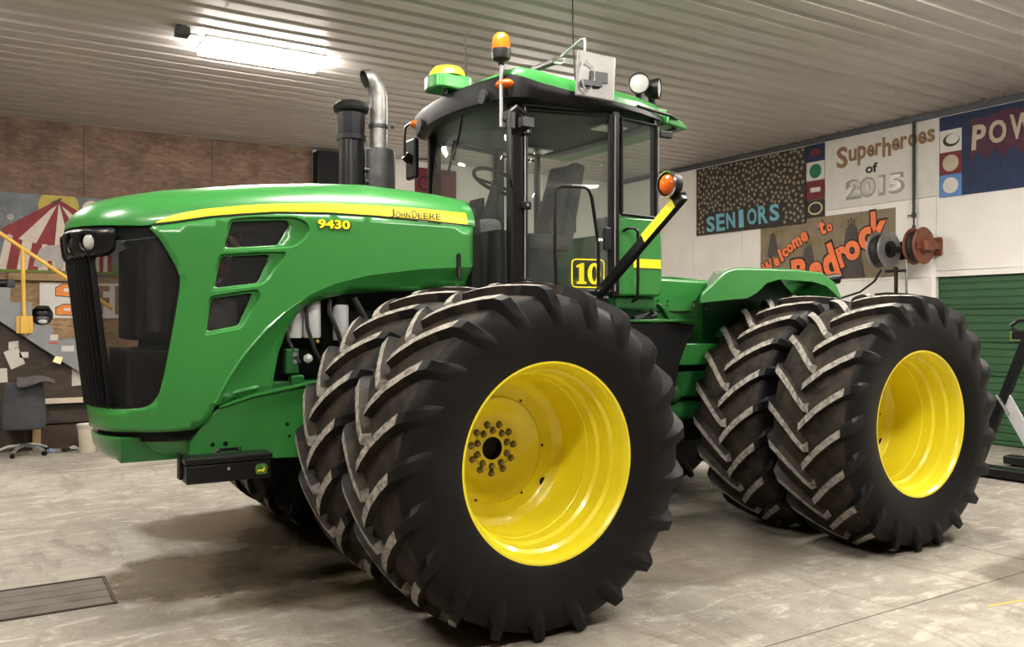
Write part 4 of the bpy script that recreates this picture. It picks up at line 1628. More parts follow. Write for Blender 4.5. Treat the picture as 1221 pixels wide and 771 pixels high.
# cooling pack behind the grille
MB().box(-1.90, -1.62, -.40, .44, 1.66, 2.28).build('radiator', 'interior_dark', T, smooth=0, bevel=.02)
m = MB().box(-1.95, -1.66, -.47, .47, 1.22, 1.60)
for k in range(26):
    z = 1.23 + k * .0142
    m.box(-1.965, -1.66, -.48, .48, z, z + .006)
m.build('oil_cooler', 'dark_steel', T, smooth=0)
m = MB().tube([(-1.80, -.46, 1.72), (-1.80, -.465, 2.28)], .055, 16).tube([(-1.60, -.46, 1.4), (-1.60, -.47, 2.2)], .04, 12)
m.build('coolant_pipe', 'muffler_metal', T)
MB().ball((-1.41, -.47, 2.12), .055, 12, 8, (1, .6, 1)).build('red_cap', 'tent_red', T)
MB().tube([(-1.45, -.44, 2.02), (-1.38, -.45, 2.08), (-1.34, -.46, 2.20), (-1.38, -.46, 2.28)], .02, 8).build('bright_hose', 'filter_white', T)
MB().box(-1.50, -1.30, -.50, -.40, 1.72, 1.93).build('fan_shroud', 'grey_steel', T, smooth=0, bevel=.02)

# bumper band under the nose
for s in (-1, 1):
    rows_ = [[hood_pt(u, z, o) for u in np.linspace(-1.50, UE, 40)] for z, o in ((1.13, -.05), (1.035, -.05))]
    mb = MB().grid(rows_)
    if s == 1:
        mb.v = [(x, -y, z) for x, y, z in mb.v]
    mb.build('bumper_seal', 'black_trim', T)
    rows_ = [[hood_pt(u, z, o - (.045 + (1.066 - z) * .35) * smooth01(-2.16, -2.05, u)) for u in np.linspace(-1.55, UE, 60)] for z, o in ((1.062, -.06), (1.066, -.02), (1.055, -.006), (.985, -.010), (.935, -.035), (.905, -.07), (.900, -.2))]
    mb = MB().grid(rows_)
    if s == 1:
        mb.v = [(x, -y, z) for x, y, z in mb.v]
    mb.build('front_bumper', 'green_paint', T, smooth=40)
MB().box(-2.0, -1.4, -.46, .46, .91, 1.06).build('belly_plate', 'green_frame', T, smooth=0)
MB().tube([hood_pt(-2.165, 1.06, .0), hood_pt(-2.165, .99, -.006), hood_pt(-2.15, .955, -.022), hood_pt(-2.10, .908, -.066)], .004, 6).build('bumper_seam', 'decal_black', T)
# frame plates
FP = [(-1.62, .905), (-.9, .872), (-.2, .86), (-.2, 1.40), (-.87, 1.352), (-1.05, 1.325), (-1.23, 1.290), (-1.36, 1.258), (-1.44, 1.228), (-1.52, 1.165), (-1.575, 1.08), (-1.62, 1.02)]
for s in (-1, 1):
    fp = MB().prism(FP, 'y', s * .545, s * .580).build('frame_plate', 'green_paint', T, smooth=0, bevel=.006)
    for (x, z, r) in ((-1.48, 1.0, .014), (-1.40, 1.0, .016), (-1.0, 1.10, .013), (-.985, 1.02, .011)):
        MB().lathe([(0, 0), (0, r)], (x, s * .5812, z), 'y', 12).build('bolt_hole', 'black_trim', fp)
    MB().prism([(-1.44, 1.232), (-1.23, 1.294), (-.87, 1.356), (-.2, 1.404), (-.2, 1.415), (-.87, 1.367), (-1.23, 1.305), (-1.44, 1.243)], 'y', s * .50, s * .60).build('frame_flange', 'green_paint', fp, smooth=0)
# black tool box
tb = MB().box(-1.70, -1.20, -.90, -.74, .815, .925).build('tool_box', 'black_paint', T, smooth=0, bevel=.008)
MB().box(-1.708, -1.19, -.908, -.74, .930, .972).build('lid', 'black_paint', tb, smooth=0, bevel=.010)
MB().box(-1.60, -1.3, -.745, -.575, .86, .945).box(-1.716, -1.695, -.78, -.70, .83, .98).build('bracket', 'black_trim', tb, smooth=0)
MB().tube([(-1.46, -.902, .895), (-1.46, -.914, .895)], .010, 10).build('lock', 'chrome', tb)
for x in (-1.475, -1.345):
    MB().tube([(x, -.70, .965), (x, -.70, .995)], .016, 10).build('bolt', 'chrome', tb)
MB().box(-1.475, -1.345, -.712, -.690, .972, .990).build('handle_bar', 'black_trim', tb, smooth=0)
bd = MB().prism(rounded([(-1.292, .842), (-1.228, .842), (-1.222, .888), (-1.236, .906), (-1.284, .906), (-1.298, .888)], .008, 2), 'y', -.9025, -.9005).build('badge', 'grass_paint', tb, smooth=0)
MB().prism(rounded([(-1.287, .847), (-1.233, .847), (-1.228, .887), (-1.239, .901), (-1.281, .901), (-1.292, .887)], .007, 2), 'y', -.904, -.9025).build('badge_field', 'green_paint', tb, smooth=0)
MB().prism([(-1.288, .866), (-1.276, .871), (-1.262, .869), (-1.250, .874), (-1.246, .884), (-1.252, .894), (-1.247, .892), (-1.242, .884), (-1.240, .876), (-1.234, .872), (-1.242, .868), (-1.250, .860), (-1.238, .853), (-1.254, .857), (-1.262, .862), (-1.276, .862), (-1.288, .853), (-1.282, .863)], 'y', -.906, -.904).build('leaping_deer', 'yellow_decal', tb, smooth=0)

# ---- engine bay seen under the arch
MB().box(-1.05, .35, -.34, .34, 1.30, 2.15).build('engine_block', 'black_paint', T, smooth=0, bevel=.03)
for (x, z0, z1, r) in ((-.905, 1.67, 1.90, .052), (-.785, 1.67, 1.95, .062), (-.575, 1.65, 1.90, .055)):
    f = MB().lathe([(z0, .0), (z0, r * .92), (z0 + .012, r), (z1 - .02, r), (z1, r * .9), (z1, 0)], (x, -.44, 0), 'z', 24).build('oil_filter', 'filter_white', T)
    MB().lathe([(z1, r * .95), (z1 + .05, r * 1.1), (z1 + .06, 0)], (x, -.44, 0), 'z', 20).build('filter_head', 'black_trim', f)
for p, r, mt in (([(-.85, -.50, 1.95), (-.84, -.51, 1.75), (-.79, -.52, 1.58), (-.70, -.50, 1.45)], .014, 'hose_black'), ([(-.99, -.47, 1.9), (-.97, -.50, 1.66), (-.90, -.52, 1.50)], .013, 'hose_black'),
                 ([(-.68, -.5, 1.97), (-.68, -.5, 1.85), (-.62, -.52, 1.7), (-.58, -.5, 1.55)], .017, 'dark_steel'), ([(-.5, -.5, 1.95), (-.42, -.52, 1.8), (-.4, -.5, 1.6)], .02, 'hose_black')):
    MB().tube(p, r, 8).build('engine_hose', mt, T)
m = MB().box(-.99, -.90, -.52, -.44, 1.43, 1.60).build('valve_block', 'green_frame', T, smooth=0, bevel=.01)
MB().tube([(-.93, -.526, 1.56), (-.93, -.515, 1.56)], .016, 10).tube([(-.93, -.526, 1.51), (-.93, -.515, 1.51)], .016, 10).build('valve_plug', 'grey_steel', m)
MB().box(-.955, -.865, -.53, -.44, 1.30, 1.42).build('bracket', 'green_frame', T, smooth=0, bevel=.012)
MB().ball((-.83, -.50, 1.53), .034, 6, 4).build('hex_fitting', 'filter_white', T, smooth=0)
MB().ball((-.765, -.50, 1.645), .014, 8, 5).build('brass_fitting', 'yellow_rail', T)

# ---- stacks on the far side of the hood
st_ = MB().lathe([(2.55, .145), (3.22, .147), (3.262, .142), (3.275, .12), (3.278, .06)], (.215, .75, 0), 'z', 32).build('muffler', 'muffler_metal', T)
MB().tube([(.215, .75, 3.27), (.215, .75, 3.55), (.213, .75, 3.74), (.196, .75, 3.81), (.165, .75, 3.865), (.125, .75, 3.885), (.085, .75, 3.87)], .078, 20, cap=False).build('exhaust_pipe', 'pipe_metal', st_)
MB().lathe([(3.46, .079), (3.46, .088), (3.49, .088), (3.49, .079)], (.215, .75, 0), 'z', 24).build('pipe_clamp', 'dark_steel', st_)
MB().tube([(.30, .68, 3.475), (.33, .66, 3.475)], .018, 8).build('clamp_bolt', 'dark_steel', st_)
pc_ = MB().tube([(-.035, .75, 2.55), (-.035, .75, 3.36)], .107, 28).build('air_intake_pipe', 'black_paint', T)
MB().lathe([(3.33, .107), (3.33, .128), (3.37, .128), (3.375, .115), (3.40, .118), (3.555, .122), (3.575, .15), (3.60, .158), (3.63, .142), (3.655, .11), (3.66, 0)], (-.035, .75, 0), 'z', 10).build('precleaner', 'black_plastic', pc_, smooth=25)
MB().tube([(.075, .70, 2.6), (.075, .70, 3.33)], .009, 6).tube([(-.15, .70, 2.6), (-.15, .70, 3.33)], .008, 6).build('stay_rod', 'chrome', pc_)
MB().tube([(.05, .68, 3.08), (.12, .68, 3.08)], .02, 8).tube([(.06, .68, 2.98), (.10, .68, 2.98)], .016, 8).build('clamp_bolt', 'dark_steel', pc_)

# ---- cab
ZF, ZR = 1.98, 3.43
AX, AY, BXp, BY, CXp, CY = .74, .70, 1.50, .885, 1.95, .870


def slab(p0, p1, z0, z1, th=.006, bulge=0., n=1):
    """upright pane between two plan points"""
    rows_ = []
    a, b = Vector((*p0, 0)), Vector((*p1, 0))
    d = (b - a).normalized()
    nn = Vector((d.y, -d.x, 0))
    for z in (z0, z1):
        row = []
        for k in range(n + 1):
            t = k / n
            q = a.lerp(b, t) + nn * bulge * 4 * t * (1 - t)
            row.append((q.x, q.y, z))
        rows_.append(row)
    return MB().grid(rows_)


MB().prism([(.60, -.78), (.62, -.84), (1.44, -.93), (1.50, -.60), (2.0, -.60), (2.0, .60), (1.50, .60), (1.44, .93), (.62, .84), (.60, .78)], 'z', 1.90, 1.985).build('cab_floor', 'black_paint', T, smooth=0, bevel=.02)
MB().box(.60, .68, -.62, .62, 1.985, 2.48).build('firewall', 'interior_dark', T, smooth=0)
for s in (-1, 1):
    # A pillar, door frame, B and C pillars
    MB().prism([(.655, s * .655), (.735, s * .665), (.775, s * .712), (.755, s * .742), (.672, s * .715)], 'z', ZF, ZR + .02).build('front_pillar', 'black_paint', T, smooth=0, bevel=.012)
    MB().prism([(1.485, s * .905), (1.555, s * .912), (1.56, s * .86), (1.49, s * .85)], 'z', ZF, ZR + .02).build('middle_pillar', 'black_paint', T, smooth=0, bevel=.012)
    MB().prism([(1.925, s * .895), (1.965, s * .885), (1.975, s * .835), (1.93, s * .83)], 'z', 2.55, ZR + .02).build('rear_pillar', 'black_paint', T, smooth=0, bevel=.012)
    d0, d1 = (.790, s * .722), (1.476, s * .888)
    f = MB()
    for (a, b) in (((*d0, ZF + .03), (*d0, ZR - .02)), ((*d1, ZF + .03), (*d1, ZR - .02)), ((*d0, ZF + .04), (*d1, ZF + .04)), ((*d0, ZR - .03), (*d1, ZR - .03))):
        f.tube([a, b], .020, 8)
    dfm = f.build('door_frame', 'black_paint', T)
    slab(d0, d1, ZF + .05, ZR - .03, bulge=.0, n=6).build('door_glass', 'cab_glass', T, smooth=40, solid=.006)
    # quarter window and its rubber frame
    q0, q1 = (1.575, s * .905), (1.945, s * .890)
    f = MB().tube([(*q0, 2.635), (*q0, 3.385), (*q1, 3.375), (*q1, 2.625), (*q0, 2.635)], .017, 8)
    f.build('quarter_frame', 'black_trim', T)
    slab(q0, q1, 2.63, 3.38).build('quarter_glass', 'cab_glass', T, smooth=0, solid=.006)
    # green lower corner of the cab
    gp = MB().prism(rounded([(1.535, 1.985), (1.985, 1.985), (2.005, 2.06), (2.005, 2.40), (1.985, 2.60), (1.94, 2.618), (1.56, 2.618), (1.535, 2.59)], .03, 3), 'y', s * .62, s * .905)
    gp = gp.build('cab_corner_panel', 'green_paint', T, smooth=30, bevel=.02)
    MB().box(1.555, 1.975, s * .62, s * .86, 1.88, 1.983).build('panel_foot', 'green_frame', gp, smooth=0, bevel=.015)
    a, b = sorted((s * .905, s * .9085))
    MB().box(1.70, 1.985, a, b, 2.212, 2.285).build('side_stripe', 'yellow_decal', gp, smooth=0)
    MB().box(1.70, 1.985, a, b - .0005, 2.204, 2.212).build('stripe_edge', 'decal_black', gp, smooth=0)
    # upper rail on the panel
    MB().tube([(1.60, s * .90, 2.50), (1.60, s * .955, 2.515), (1.66, s * .965, 2.52), (1.695, s * .965, 2.49), (1.695, s * .965, 2.1), (1.695, s * .955, 1.96), (1.69, s * .90, 1.94)], .013, 8).build('grab_rail', 'black_paint', T)
# door hinges, latch and the bright edge strips of the near door
for z in (2.08, 2.66, 3.22):
    MB().box(.735, .815, -.775, -.725, z - .03, z + .03).build('door_hinge', 'black_plastic', T, smooth=0, bevel=.01)
    MB().tube([(.775, -.782, z), (.775, -.774, z)], .010, 8).build('hinge_bolt', 'grey_steel', T)
for (x, y_, z0, z1) in ((.768, -.752, 2.02, 3.41), (1.500, -.918, 2.02, 3.40), (1.962, -.905, 2.63, 3.37)):
    MB().tube([(x, y_, z0), (x, y_, z1)], .006, 6).build('edge_strip', 'grey_steel', T)
MB().box(1.40, 1.47, -.915, -.885, 2.34, 2.52).build('door_latch', 'black_plastic', T, smooth=0, bevel=.01)
# windshield and rear window
rows_ = []
wy = np.linspace(-.668, .668, 15)
for z, dx in ((2.02, 0), (2.6, -.012), (3.0, .0), (3.44, .03)):
    rows_.append([(.70 - .20 * (1 - (y_ / .668) ** 2) + dx, y_, z) for y_ in wy])
MB().grid(rows_).build('windshield', 'cab_glass', T, smooth=60, solid=.006)
slab((1.975, -.80), (1.975, .80), 2.55, 3.40).build('rear_glass', 'cab_glass', T, smooth=0, solid=.006)
MB().box(1.94, 1.985, -.62, .62, 1.985, 2.55).build('rear_panel', 'green_frame', T, smooth=0)

# roof
RO = [(.40, 0), (.41, .25), (.44, .5), (.485, .72), (.515, .80), (.56, .845), (.64, .872), (.80, .895), (1.05, .928), (1.40, .955), (1.75, .945), (2.0, .90), (2.10, .82), (2.15, .65), (2.17, .3), (2.17, 0)]
RO = [(x + .075 * (1 - smooth01(.45, 1.1, x)), y_) for x, y_ in RO]
RO = RO + [(x, -y_) for x, y_ in RO[-2:0:-1]]
cxr = 1.3


def ring_roof(inset, zf):
    out = []
    n = len(RO)
    for i in range(n):
        x, y_ = RO[i]
        a, b = Vector(RO[i - 1]), Vector(RO[(i + 1) % n])
        t = (b - a).normalized()
        nn = Vector((t.y, -t.x))
        if nn.dot(Vector((cxr - x, -y_))) < 0:
            nn = -nn
        q = Vector((x, y_)) + nn * inset
        out.append((q.x, q.y, zf(x)))
    return out


def lin(*pts):
    return lambda x: float(np.interp(x, [p[0] for p in pts], [p[1] for p in pts]))


zg = lin((.40, 3.635), (.60, 3.618), (.76, 3.578), (1.1, 3.528), (1.5, 3.505), (2.17, 3.455))


def band(rings, close_top=False):
    mb = MB()
    n = len(rings[0])
    vs = [p for r in rings for p in r]
    fs = []
    for i in range(len(rings) - 1):
        for k in range(n):
            fs.append((i * n + k, i * n + (k + 1) % n, (i + 1) * n + (k + 1) % n, (i + 1) * n + k))
    if close_top:
        fs.append(tuple((len(rings) - 1) * n + k for k in range(n)))
    return mb.add(vs, fs)


zlow = lin((.40, 3.455), (.58, 3.42), (.8, 3.425), (1.5, 3.425), (2.17, 3.40))
b_ = band([ring_roof(.16, lambda x: zlow(x) + .005), ring_roof(.07, lambda x: zlow(x) - .005), ring_roof(.015, lambda x: zlow(x) + .025), ring_roof(.0, lambda x: zg(x) - .045), ring_roof(.004, lambda x: zg(x) - .008), ring_roof(.03, lambda x: zg(x) + .002)])
b_.build('roof_visor', 'black_plastic', T, smooth=50)
g_ = band([ring_roof(.020, lambda x: zg(x)), ring_roof(.026, lambda x: zg(x) + .045 * smooth01(.45, .75, x)), ring_roof(.05, lambda x: zg(x) + .082 * smooth01(.42, .75, x) + .004), ring_roof(.10, lambda x: zg(x) + .108 * smooth01(.40, .8, x) + .008), ring_roof(.22, lambda x: zg(x) + .128 * smooth01(.35, .9, x) + .012), ring_roof(.40, lambda x: zg(x) + .14 * smooth01(.3, 1., x) + .016), ring_roof(.6, lambda x: zg(x) + .146 * smooth01(.3, 1., x) + .018)], True)
g_.build('roof_cap', 'green_paint', T, smooth=45)
hl = MB().add(ring_roof(.12, lambda x: 3.435), [tuple(range(len(RO)))])
hl.build('headliner', 'headliner', T, smooth=0)
MB().prism([(2.08, 3.415), (2.30, 3.385), (2.31, 3.41), (2.24, 3.455), (2.10, 3.50)], 'y', -.88, .88).build('rear_lip', 'green_paint', T, smooth=30, bevel=.012)
# amber marker lamps and small work lamps in the visor
for s in (-1, 1):
    MB().ball((.595, s * .75, 3.545), 1., 16, 10, (.075, .085, .042)).build('marker_lamp', 'amber_lens', T)
    mb = MB().lathe([(0, .0), (0, .05), (-.03, .055), (-.032, 0)], (.535, s * .55, 3.49), 'x', 16)
    mb.build('visor_lamp', 'dark_steel', T)
    MB().box(1.60, 1.86, s * .55 - .09, s * .55 + .09, 3.388, 3.402).build('dome_lamp', 'lamp_white', T, smooth=0)

# ---- cab interior
m = MB().box(1.12, 1.58, -.26, .26, 2.38, 2.52)
m.build('operator_seat', 'seat_fabric', T, smooth=0, bevel=.05)
rows_ = []
for j in range(8):
    t = j / 7
    hw = .25 - .06 * t
    rows_.append([(1.50 + .18 * t - .05 * abs(k - 3) / 3, -hw + 2 * hw * k / 6, 2.45 + .72 * t) for k in range(7)])
MB().grid(rows_).build('seat_back', 'seat_fabric', T, solid=.12, bevel=.03)
MB().box(1.20, 1.50, -.12, .12, 1.985, 2.38).build('seat_base', 'interior_dark', T, smooth=0)
MB().box(1.0, 1.5, .32, .46, 2.50, 2.60).build('armrest', 'interior_dark', T, smooth=0, bevel=.03)
MB().box(.72, .90, -.22, .22, 2.0, 2.62).build('dash_column', 'headliner', T, smooth=0, bevel=.05)
MB().tube([(.86, 0, 2.55), (.93, 0, 2.80), (.96, 0, 2.93)], [.07, .05, .035], 12).build('steering_column', 'interior_dark', T)
wc, ax = Vector((.975, 0, 2.96)), Vector((.42, 0, .9)).normalized()
e1 = Vector((0, 1, 0))
e2 = ax.cross(e1)
sw = MB().tube([wc + (e1 * math.cos(a) + e2 * math.sin(a)) * .215 for a in np.linspace(0, 2 * PI, 29)], .017, 8, cap=False)
for a in (.5, 2.6, 4.7):
    sw.tube([wc - ax * .03, wc + (e1 * math.cos(a) + e2 * math.sin(a)) * .205], .014, 6)
sw.ball(wc - ax * .02, .05, 12, 6)
sw.build('steering_wheel', 'black_plastic', T)
MB().ball(tuple(wc + e2 * -.20 + ax * .05), .026, 10, 8).build('spinner_knob', 'black_trim', T)
MB().box(1.05, 1.08, .40, .62, 2.70, 2.88).tube([(1.1, .5, 2.5), (1.07, .51, 2.75)], .015, 6).build('monitor', 'black_plastic', T, smooth=0)
MB().box(1.86, 1.95, .2, .7, 2.6, 2.95).build('control_box', 'interior_dark', T, smooth=0, bevel=.02)
MB().prism([(1.50, -.80), (1.56, -.80), (1.90, -.72), (1.90, -.60), (1.52, -.62)], 'z', 2.0, 2.62).build('inner_trim', 'headliner', T, smooth=0, bevel=.02)
MB().tube([(.48, -.30, 3.42), (.50, -.22, 3.30), (.545, -.02, 3.10)], .009, 6).tube([(.515, -.10, 3.24), (.535, .06, 2.98)], .012, 4).build('wiper', 'black_trim', T)

# ---- grab rails, mirror, beacon and roof gear
MB().tube([(.655, -.74, 3.36), (.60, -.80, 3.34), (.59, -.81, 3.28), (.59, -.81, 2.92), (.61, -.80, 2.84), (.66, -.74, 2.80)], .014, 8).build('pillar_rail', 'dark_steel', T)
MB().tube([(.90, -.98, 1.95), (.885, -.98, 2.30), (.885, -.98, 2.72), (.90, -.98, 2.77), (.94, -.98, 2.79), (1.16, -.98, 2.80), (1.20, -.98, 2.78), (1.225, -.98, 2.73), (1.29, -.98, 2.38), (1.29, -.98, 1.95)], .014, 8).build('step_rail', 'black_paint', T)
MB().ball((1.30, -.985, 2.40), .024, 10, 6).build('rail_knob', 'chrome', T)
m = MB().tube([(.66, -.76, 3.27), (.54, -.78, 3.275)], .016, 8).box(.57, .65, -.80, -.755, 3.22, 3.34).tube([(.62, -.78, 3.34), (.66, -.80, 3.38), (.74, -.80, 3.34)], .02, 8)
m.box(.70, .80, -.83, -.765, 3.24, 3.31)
m.build('mirror_bracket', 'dark_steel', T, smooth=30)
bc = MB().tube([(.54, -.78, 3.22), (.54, -.78, 3.70)], .013, 10).build('beacon_pole', 'grey_steel', T)
MB().lathe([(3.675, .0), (3.675, .022), (3.70, .028), (3.71, .055), (3.72, .066), (3.775, .072), (3.79, .07)], (.54, -.78, 0), 'z', 24).build('beacon_base', 'black_plastic', bc)
MB().lathe([(3.785, .070), (3.85, .068), (3.89, .055), (3.91, .035), (3.918, 0)], (.54, -.78, 0), 'z', 24).build('beacon_lens', 'amber_lens', bc)
gp = MB().prism(rounded([(.35, -.14), (.66, -.14), (.70, -.06), (.70, .06), (.66, .14), (.35, .14), (.32, .0)], .05, 3), 'z', 3.648, 3.762).build('receiver_base', 'green_paint', T, smooth=30, bevel=.015)
MB().lathe([(3.765, .148), (3.80, .143), (3.835, .115), (3.852, .07), (3.857, 0)], (.50, 0, 0), 'z', 28).build('receiver_dome', 'yellow_paint', gp)
MB().tube([(.44, -.08, 3.60), (.44, -.08, 3.69)], .02, 8).tube([(.60, 0, 3.62), (.60, 0, 3.69)], .03, 8).build('receiver_mount', 'black_trim', gp)
MB().tube([(.685, 0.02, 3.67), (.683, .02, 3.95), (.672, .02, 4.16)], [.008, .006, .004], 6).build('whip_antenna', 'black_trim', T)
an = MB().tube([(.92, -.52, 3.70), (.98, -.53, 3.77), (1.12, -.70, 3.83)], .026, 8).build('antenna_arm', 'dark_steel', T)
MB().tube([(1.10, -.68, 3.82), (1.17, -.93, 3.935), (1.175, -.96, 3.93), (1.175, -.965, 3.55)], .011, 8).build('bent_rod', 'grey_steel', an)
MB().box(1.06, 1.14, -.75, -.68, 3.80, 3.84).build('clamp', 'chrome', an, smooth=0, bevel=.008)
pn = MB().box(-.165, .165, -.018, .018, -.175, .175)
pn.xform(Matrix.Translation((1.245, -1.0, 3.645)) @ Matrix.Rotation(-.12, 4, 'Z') @ Matrix.Rotation(.05, 4, 'Y'))
pn.build('antenna_panel', 'silver_panel', T, smooth=0, bevel=.012)
m = MB().box(-.03, .12, -.03, -.018, -.06, .02).box(-.11, .06, -.05, -.018, -.10, -.06)
m.xform(Matrix.Translation((1.215, -1.0, 3.655)) @ Matrix.Rotation(-.12, 4, 'Z'))
m.build('panel_bracket', 'black_paint', an, smooth=0)
m = MB()
for k in range(4):
    a0 = .8 * k
    m.tube([(1.15 + .06 * math.cos(a), -1.035, 3.63 + .11 * math.sin(a) + .02 * math.cos(2 * a + a0)) for a in np.linspace(a0, a0 + 4.5, 14)], .004, 5)
m.build('cable_loop', 'grey_steel', an)
for (x, y_, dx, dy) in ((2.03, -.58, -.62, -.78), (2.24, -.54, .62, -.78)):
    d = Vector((dx, dy, -.05)).normalized()
    c = Vector((x, y_, 3.80))
    e1_ = d.cross(Vector((0, 0, 1))).normalized()
    e2_ = e1_.cross(d)
    wl_ = MB()

    def rev(prf, mi=0):
        n = 22
        vs = [c + d * al + e1_ * r * math.cos(2 * PI * k / n) + e2_ * r * math.sin(2 * PI * k / n) for al, r in prf for k in range(n)]
        fs = [(i * n + k, i * n + (k + 1) % n, (i + 1) * n + (k + 1) % n, (i + 1) * n + k) for i in range(len(prf) - 1) for k in range(n)]
        return MB().add(vs, fs)
    o = rev([(-.09, 0), (-.085, .05), (-.05, .078), (.03, .09), (.045, .09), (.045, .08)]).build('work_lamp', 'black_plastic', T, smooth=40)
    rev([(.052, 0), (.048, .04), (.036, .081)]).build('lens', 'clear_lens', o, smooth=50)
    MB().tube([(x, y_, 3.60), (x - d.x * .03, y_ - d.y * .03, 3.73)], .03, 8).build('lamp_foot', 'black_trim', o)
MB().box(1.96, 2.29, -.66, -.46, 3.50, 3.605).build('lamp_plinth', 'green_paint', T, smooth=0, bevel=.02)
MB().tube([(1.72, -.93, 3.50), (2.10, -.90, 3.475), (2.22, -.86, 3.455), (2.25, -.83, 3.43), (2.235, -.82, 3.40), (2.14, -.82, 3.37), (1.96, -.84, 3.31)], .014, 8).build('rear_loop', 'black_paint', T)
MB().box(2.02, 2.16, -.86, -.82, 3.30, 3.36).build('rear_marker', 'black_trim', T, smooth=0, bevel=.01)
mr = MB().tube([(.62, .86, 3.58), (.68, 1.10, 3.63), (.655, 1.14, 3.60), (.65, 1.15, 3.52), (.65, 1.15, 3.30)], .012, 8).build('mirror_arm', 'black_paint', T)
MB().box(.70, .755, 1.05, 1.25, 3.12, 3.50).build('mirror', 'black_plastic', mr, smooth=0, bevel=.02)
MB().tube([(.65, 1.15, 3.34), (.70, 1.15, 3.30)], .045, 12).build('mirror_joint', 'black_trim', mr)
MB().tube([(.74, 1.05, 3.30), (.86, .95, 3.29), (.93, .88, 3.40)], .006, 6).build('mirror_cable', 'hose_black', mr)

# number on the door glass
dv = Vector((1.476 - .790, -.888 + .722, 0)).normalized()
nrm = Vector((dv.y, -dv.x, 0))
base_ = Vector((.790, -.722, 0))
cc = base_ + dv * .515 + nrm * .006 + Vector((0, 0, 2.155))
def door_shape(name, poly, mat, lift):
    m_ = MB()
    n_ = len(poly)
    vs_ = [cc + dv * a_ + Vector((0, 0, b_)) + nrm * l_ for l_ in (lift, lift + .002) for a_, b_ in poly]
    m_.add(vs_, [tuple(range(n_)), tuple(range(2 * n_ - 1, n_ - 1, -1))] + [(i, i + n_, (i + 1) % n_ + n_, (i + 1) % n_) for i in range(n_)])
    return m_.build(name, mat, T, smooth=0)


door_shape('door_number', [(-.095, -.082), (-.015, -.082), (-.015, -.064), (-.034, -.060), (-.034, .082), (-.052, .082), (-.098, .062), (-.098, .046), (-.076, .050), (-.076, -.060), (-.095, -.064)], 'yellow_decal', 0.)
rows_ = []
for k in range(29):
    a_ = 2 * PI * k / 28
    rows_.append([cc + dv * (.052 + rx * math.cos(a_)) + Vector((0, 0, rz * math.sin(a_))) + nrm * .001 for rx, rz in ((.056, .084), (.020, .060))])
MB().grid(rows_).build('door_number', 'yellow_decal', T, smooth=0)
fr_ = MB()
W2, H2 = .135, .108
lp = rounded([(-W2, -H2), (W2, -H2), (W2, H2), (-W2, H2)], .035, 4)
lp = lp + lp[:1]
fr_.tube([cc + dv * a + Vector((0, 0, b)) for a, b in lp], .0055, 6, cap=False)
fr_.build('number_border', 'yellow_decal', T)

# hinged warning lamp arm
wa = MB()
A_, B_ = Vector((1.30, -.96, 1.985)), Vector((1.30, -1.90, 2.635))
beam(wa, A_, B_, .075, .055)
wa = wa.build('warning_arm', 'black_paint', T, smooth=0, bevel=.008)
dd = (B_ - A_).normalized()
up2 = dd.cross(Vector((1, 0, 0))).normalized()
if up2.z < 0:
    up2 = -up2
m = MB()
P0, P1 = A_ + dd * .68 - Vector((.0285, 0, 0)), A_ + dd * 1.06 - Vector((.0285, 0, 0))
m.add([P0 - up2 * .034, P1 - up2 * .034, P1 + up2 * .036, P0 + up2 * .036, P0 - up2 * .034 - Vector((.002, 0, 0)), P1 - up2 * .034 - Vector((.002, 0, 0)), P1 + up2 * .036 - Vector((.002, 0, 0)), P0 + up2 * .036 - Vector((.002, 0, 0))],
      [(0, 1, 2, 3), (4, 7, 6, 5), (0, 4, 5, 1), (1, 5, 6, 2), (2, 6, 7, 3), (3, 7, 4, 0)])
m.build('reflective_strip', 'amber_strip', wa, smooth=0)
MB().tube([A_ + dd * .07 - Vector((.03, 0, 0)), A_ + dd * .07 - Vector((.04, 0, 0))], .02, 12).build('pivot_bolt', 'chrome', wa)
lc = Vector((1.28, -1.80, 2.715))
wl2 = MB().lathe([(.055, 0), (.05, .06), (.03, .088), (-.03, .096), (-.045, .094), (-.04, .08)], tuple(lc), 'x', 24).build('warning_lamp', 'black_plastic', wa)
MB().lathe([(-.075, 0), (-.070, .035), (-.055, .06), (-.03, .075)], tuple(lc), 'x', 24).build('lens', 'amber_lens', wl2)
MB().lathe([(-.05, .082), (-.052, .092), (-.04, .096)], tuple(lc), 'x', 24).build('bezel', 'chrome', wl2)
MB().box(1.27, 1.33, -1.90, -1.80, 2.60, 2.66).build('lamp_foot', 'black_trim', wa, smooth=0, bevel=.008)

# ---- rear half: tank, fender, brackets
tk = MB().prism(rounded([(2.12, 1.44), (4.2, 1.44), (4.2, 2.02), (3.05, 2.10), (2.90, 2.155), (2.12, 2.17)], .06, 4), 'y', -.56, .56)
tk = tk.build('fuel_tank', 'green_paint', T, smooth=30, bevel=.03)
for (x, z) in ((2.37, 1.96), (2.37, 1.925), (2.68, 1.96), (2.68, 1.925), (2.26, 1.965), (2.26, 1.93)):
    MB().tube([(x, -.566, z), (x, -.556, z)], .010, 8).build('bolt', 'chrome', tk)
MB().box(2.05, 2.62, -.575, -.555, 1.86, 1.875).build('seam', 'black_trim', tk, smooth=0)
MB().box(2.12, 3.2, -.60, -.56, 1.12, 1.34).build('side_rail', 'green_frame', T, smooth=0, bevel=.01)
MB().box(2.12, 3.2, -.585, -.56, 1.34, 1.375).build('side_gap', 'black_trim', T, smooth=0)
MB().prism([(2.30, 1.40), (2.98, 1.40), (2.98, 1.58), (2.35, 1.60)], 'y', -.66, -.56).build('lower_panel', 'green_paint', T, smooth=0, bevel=.015)
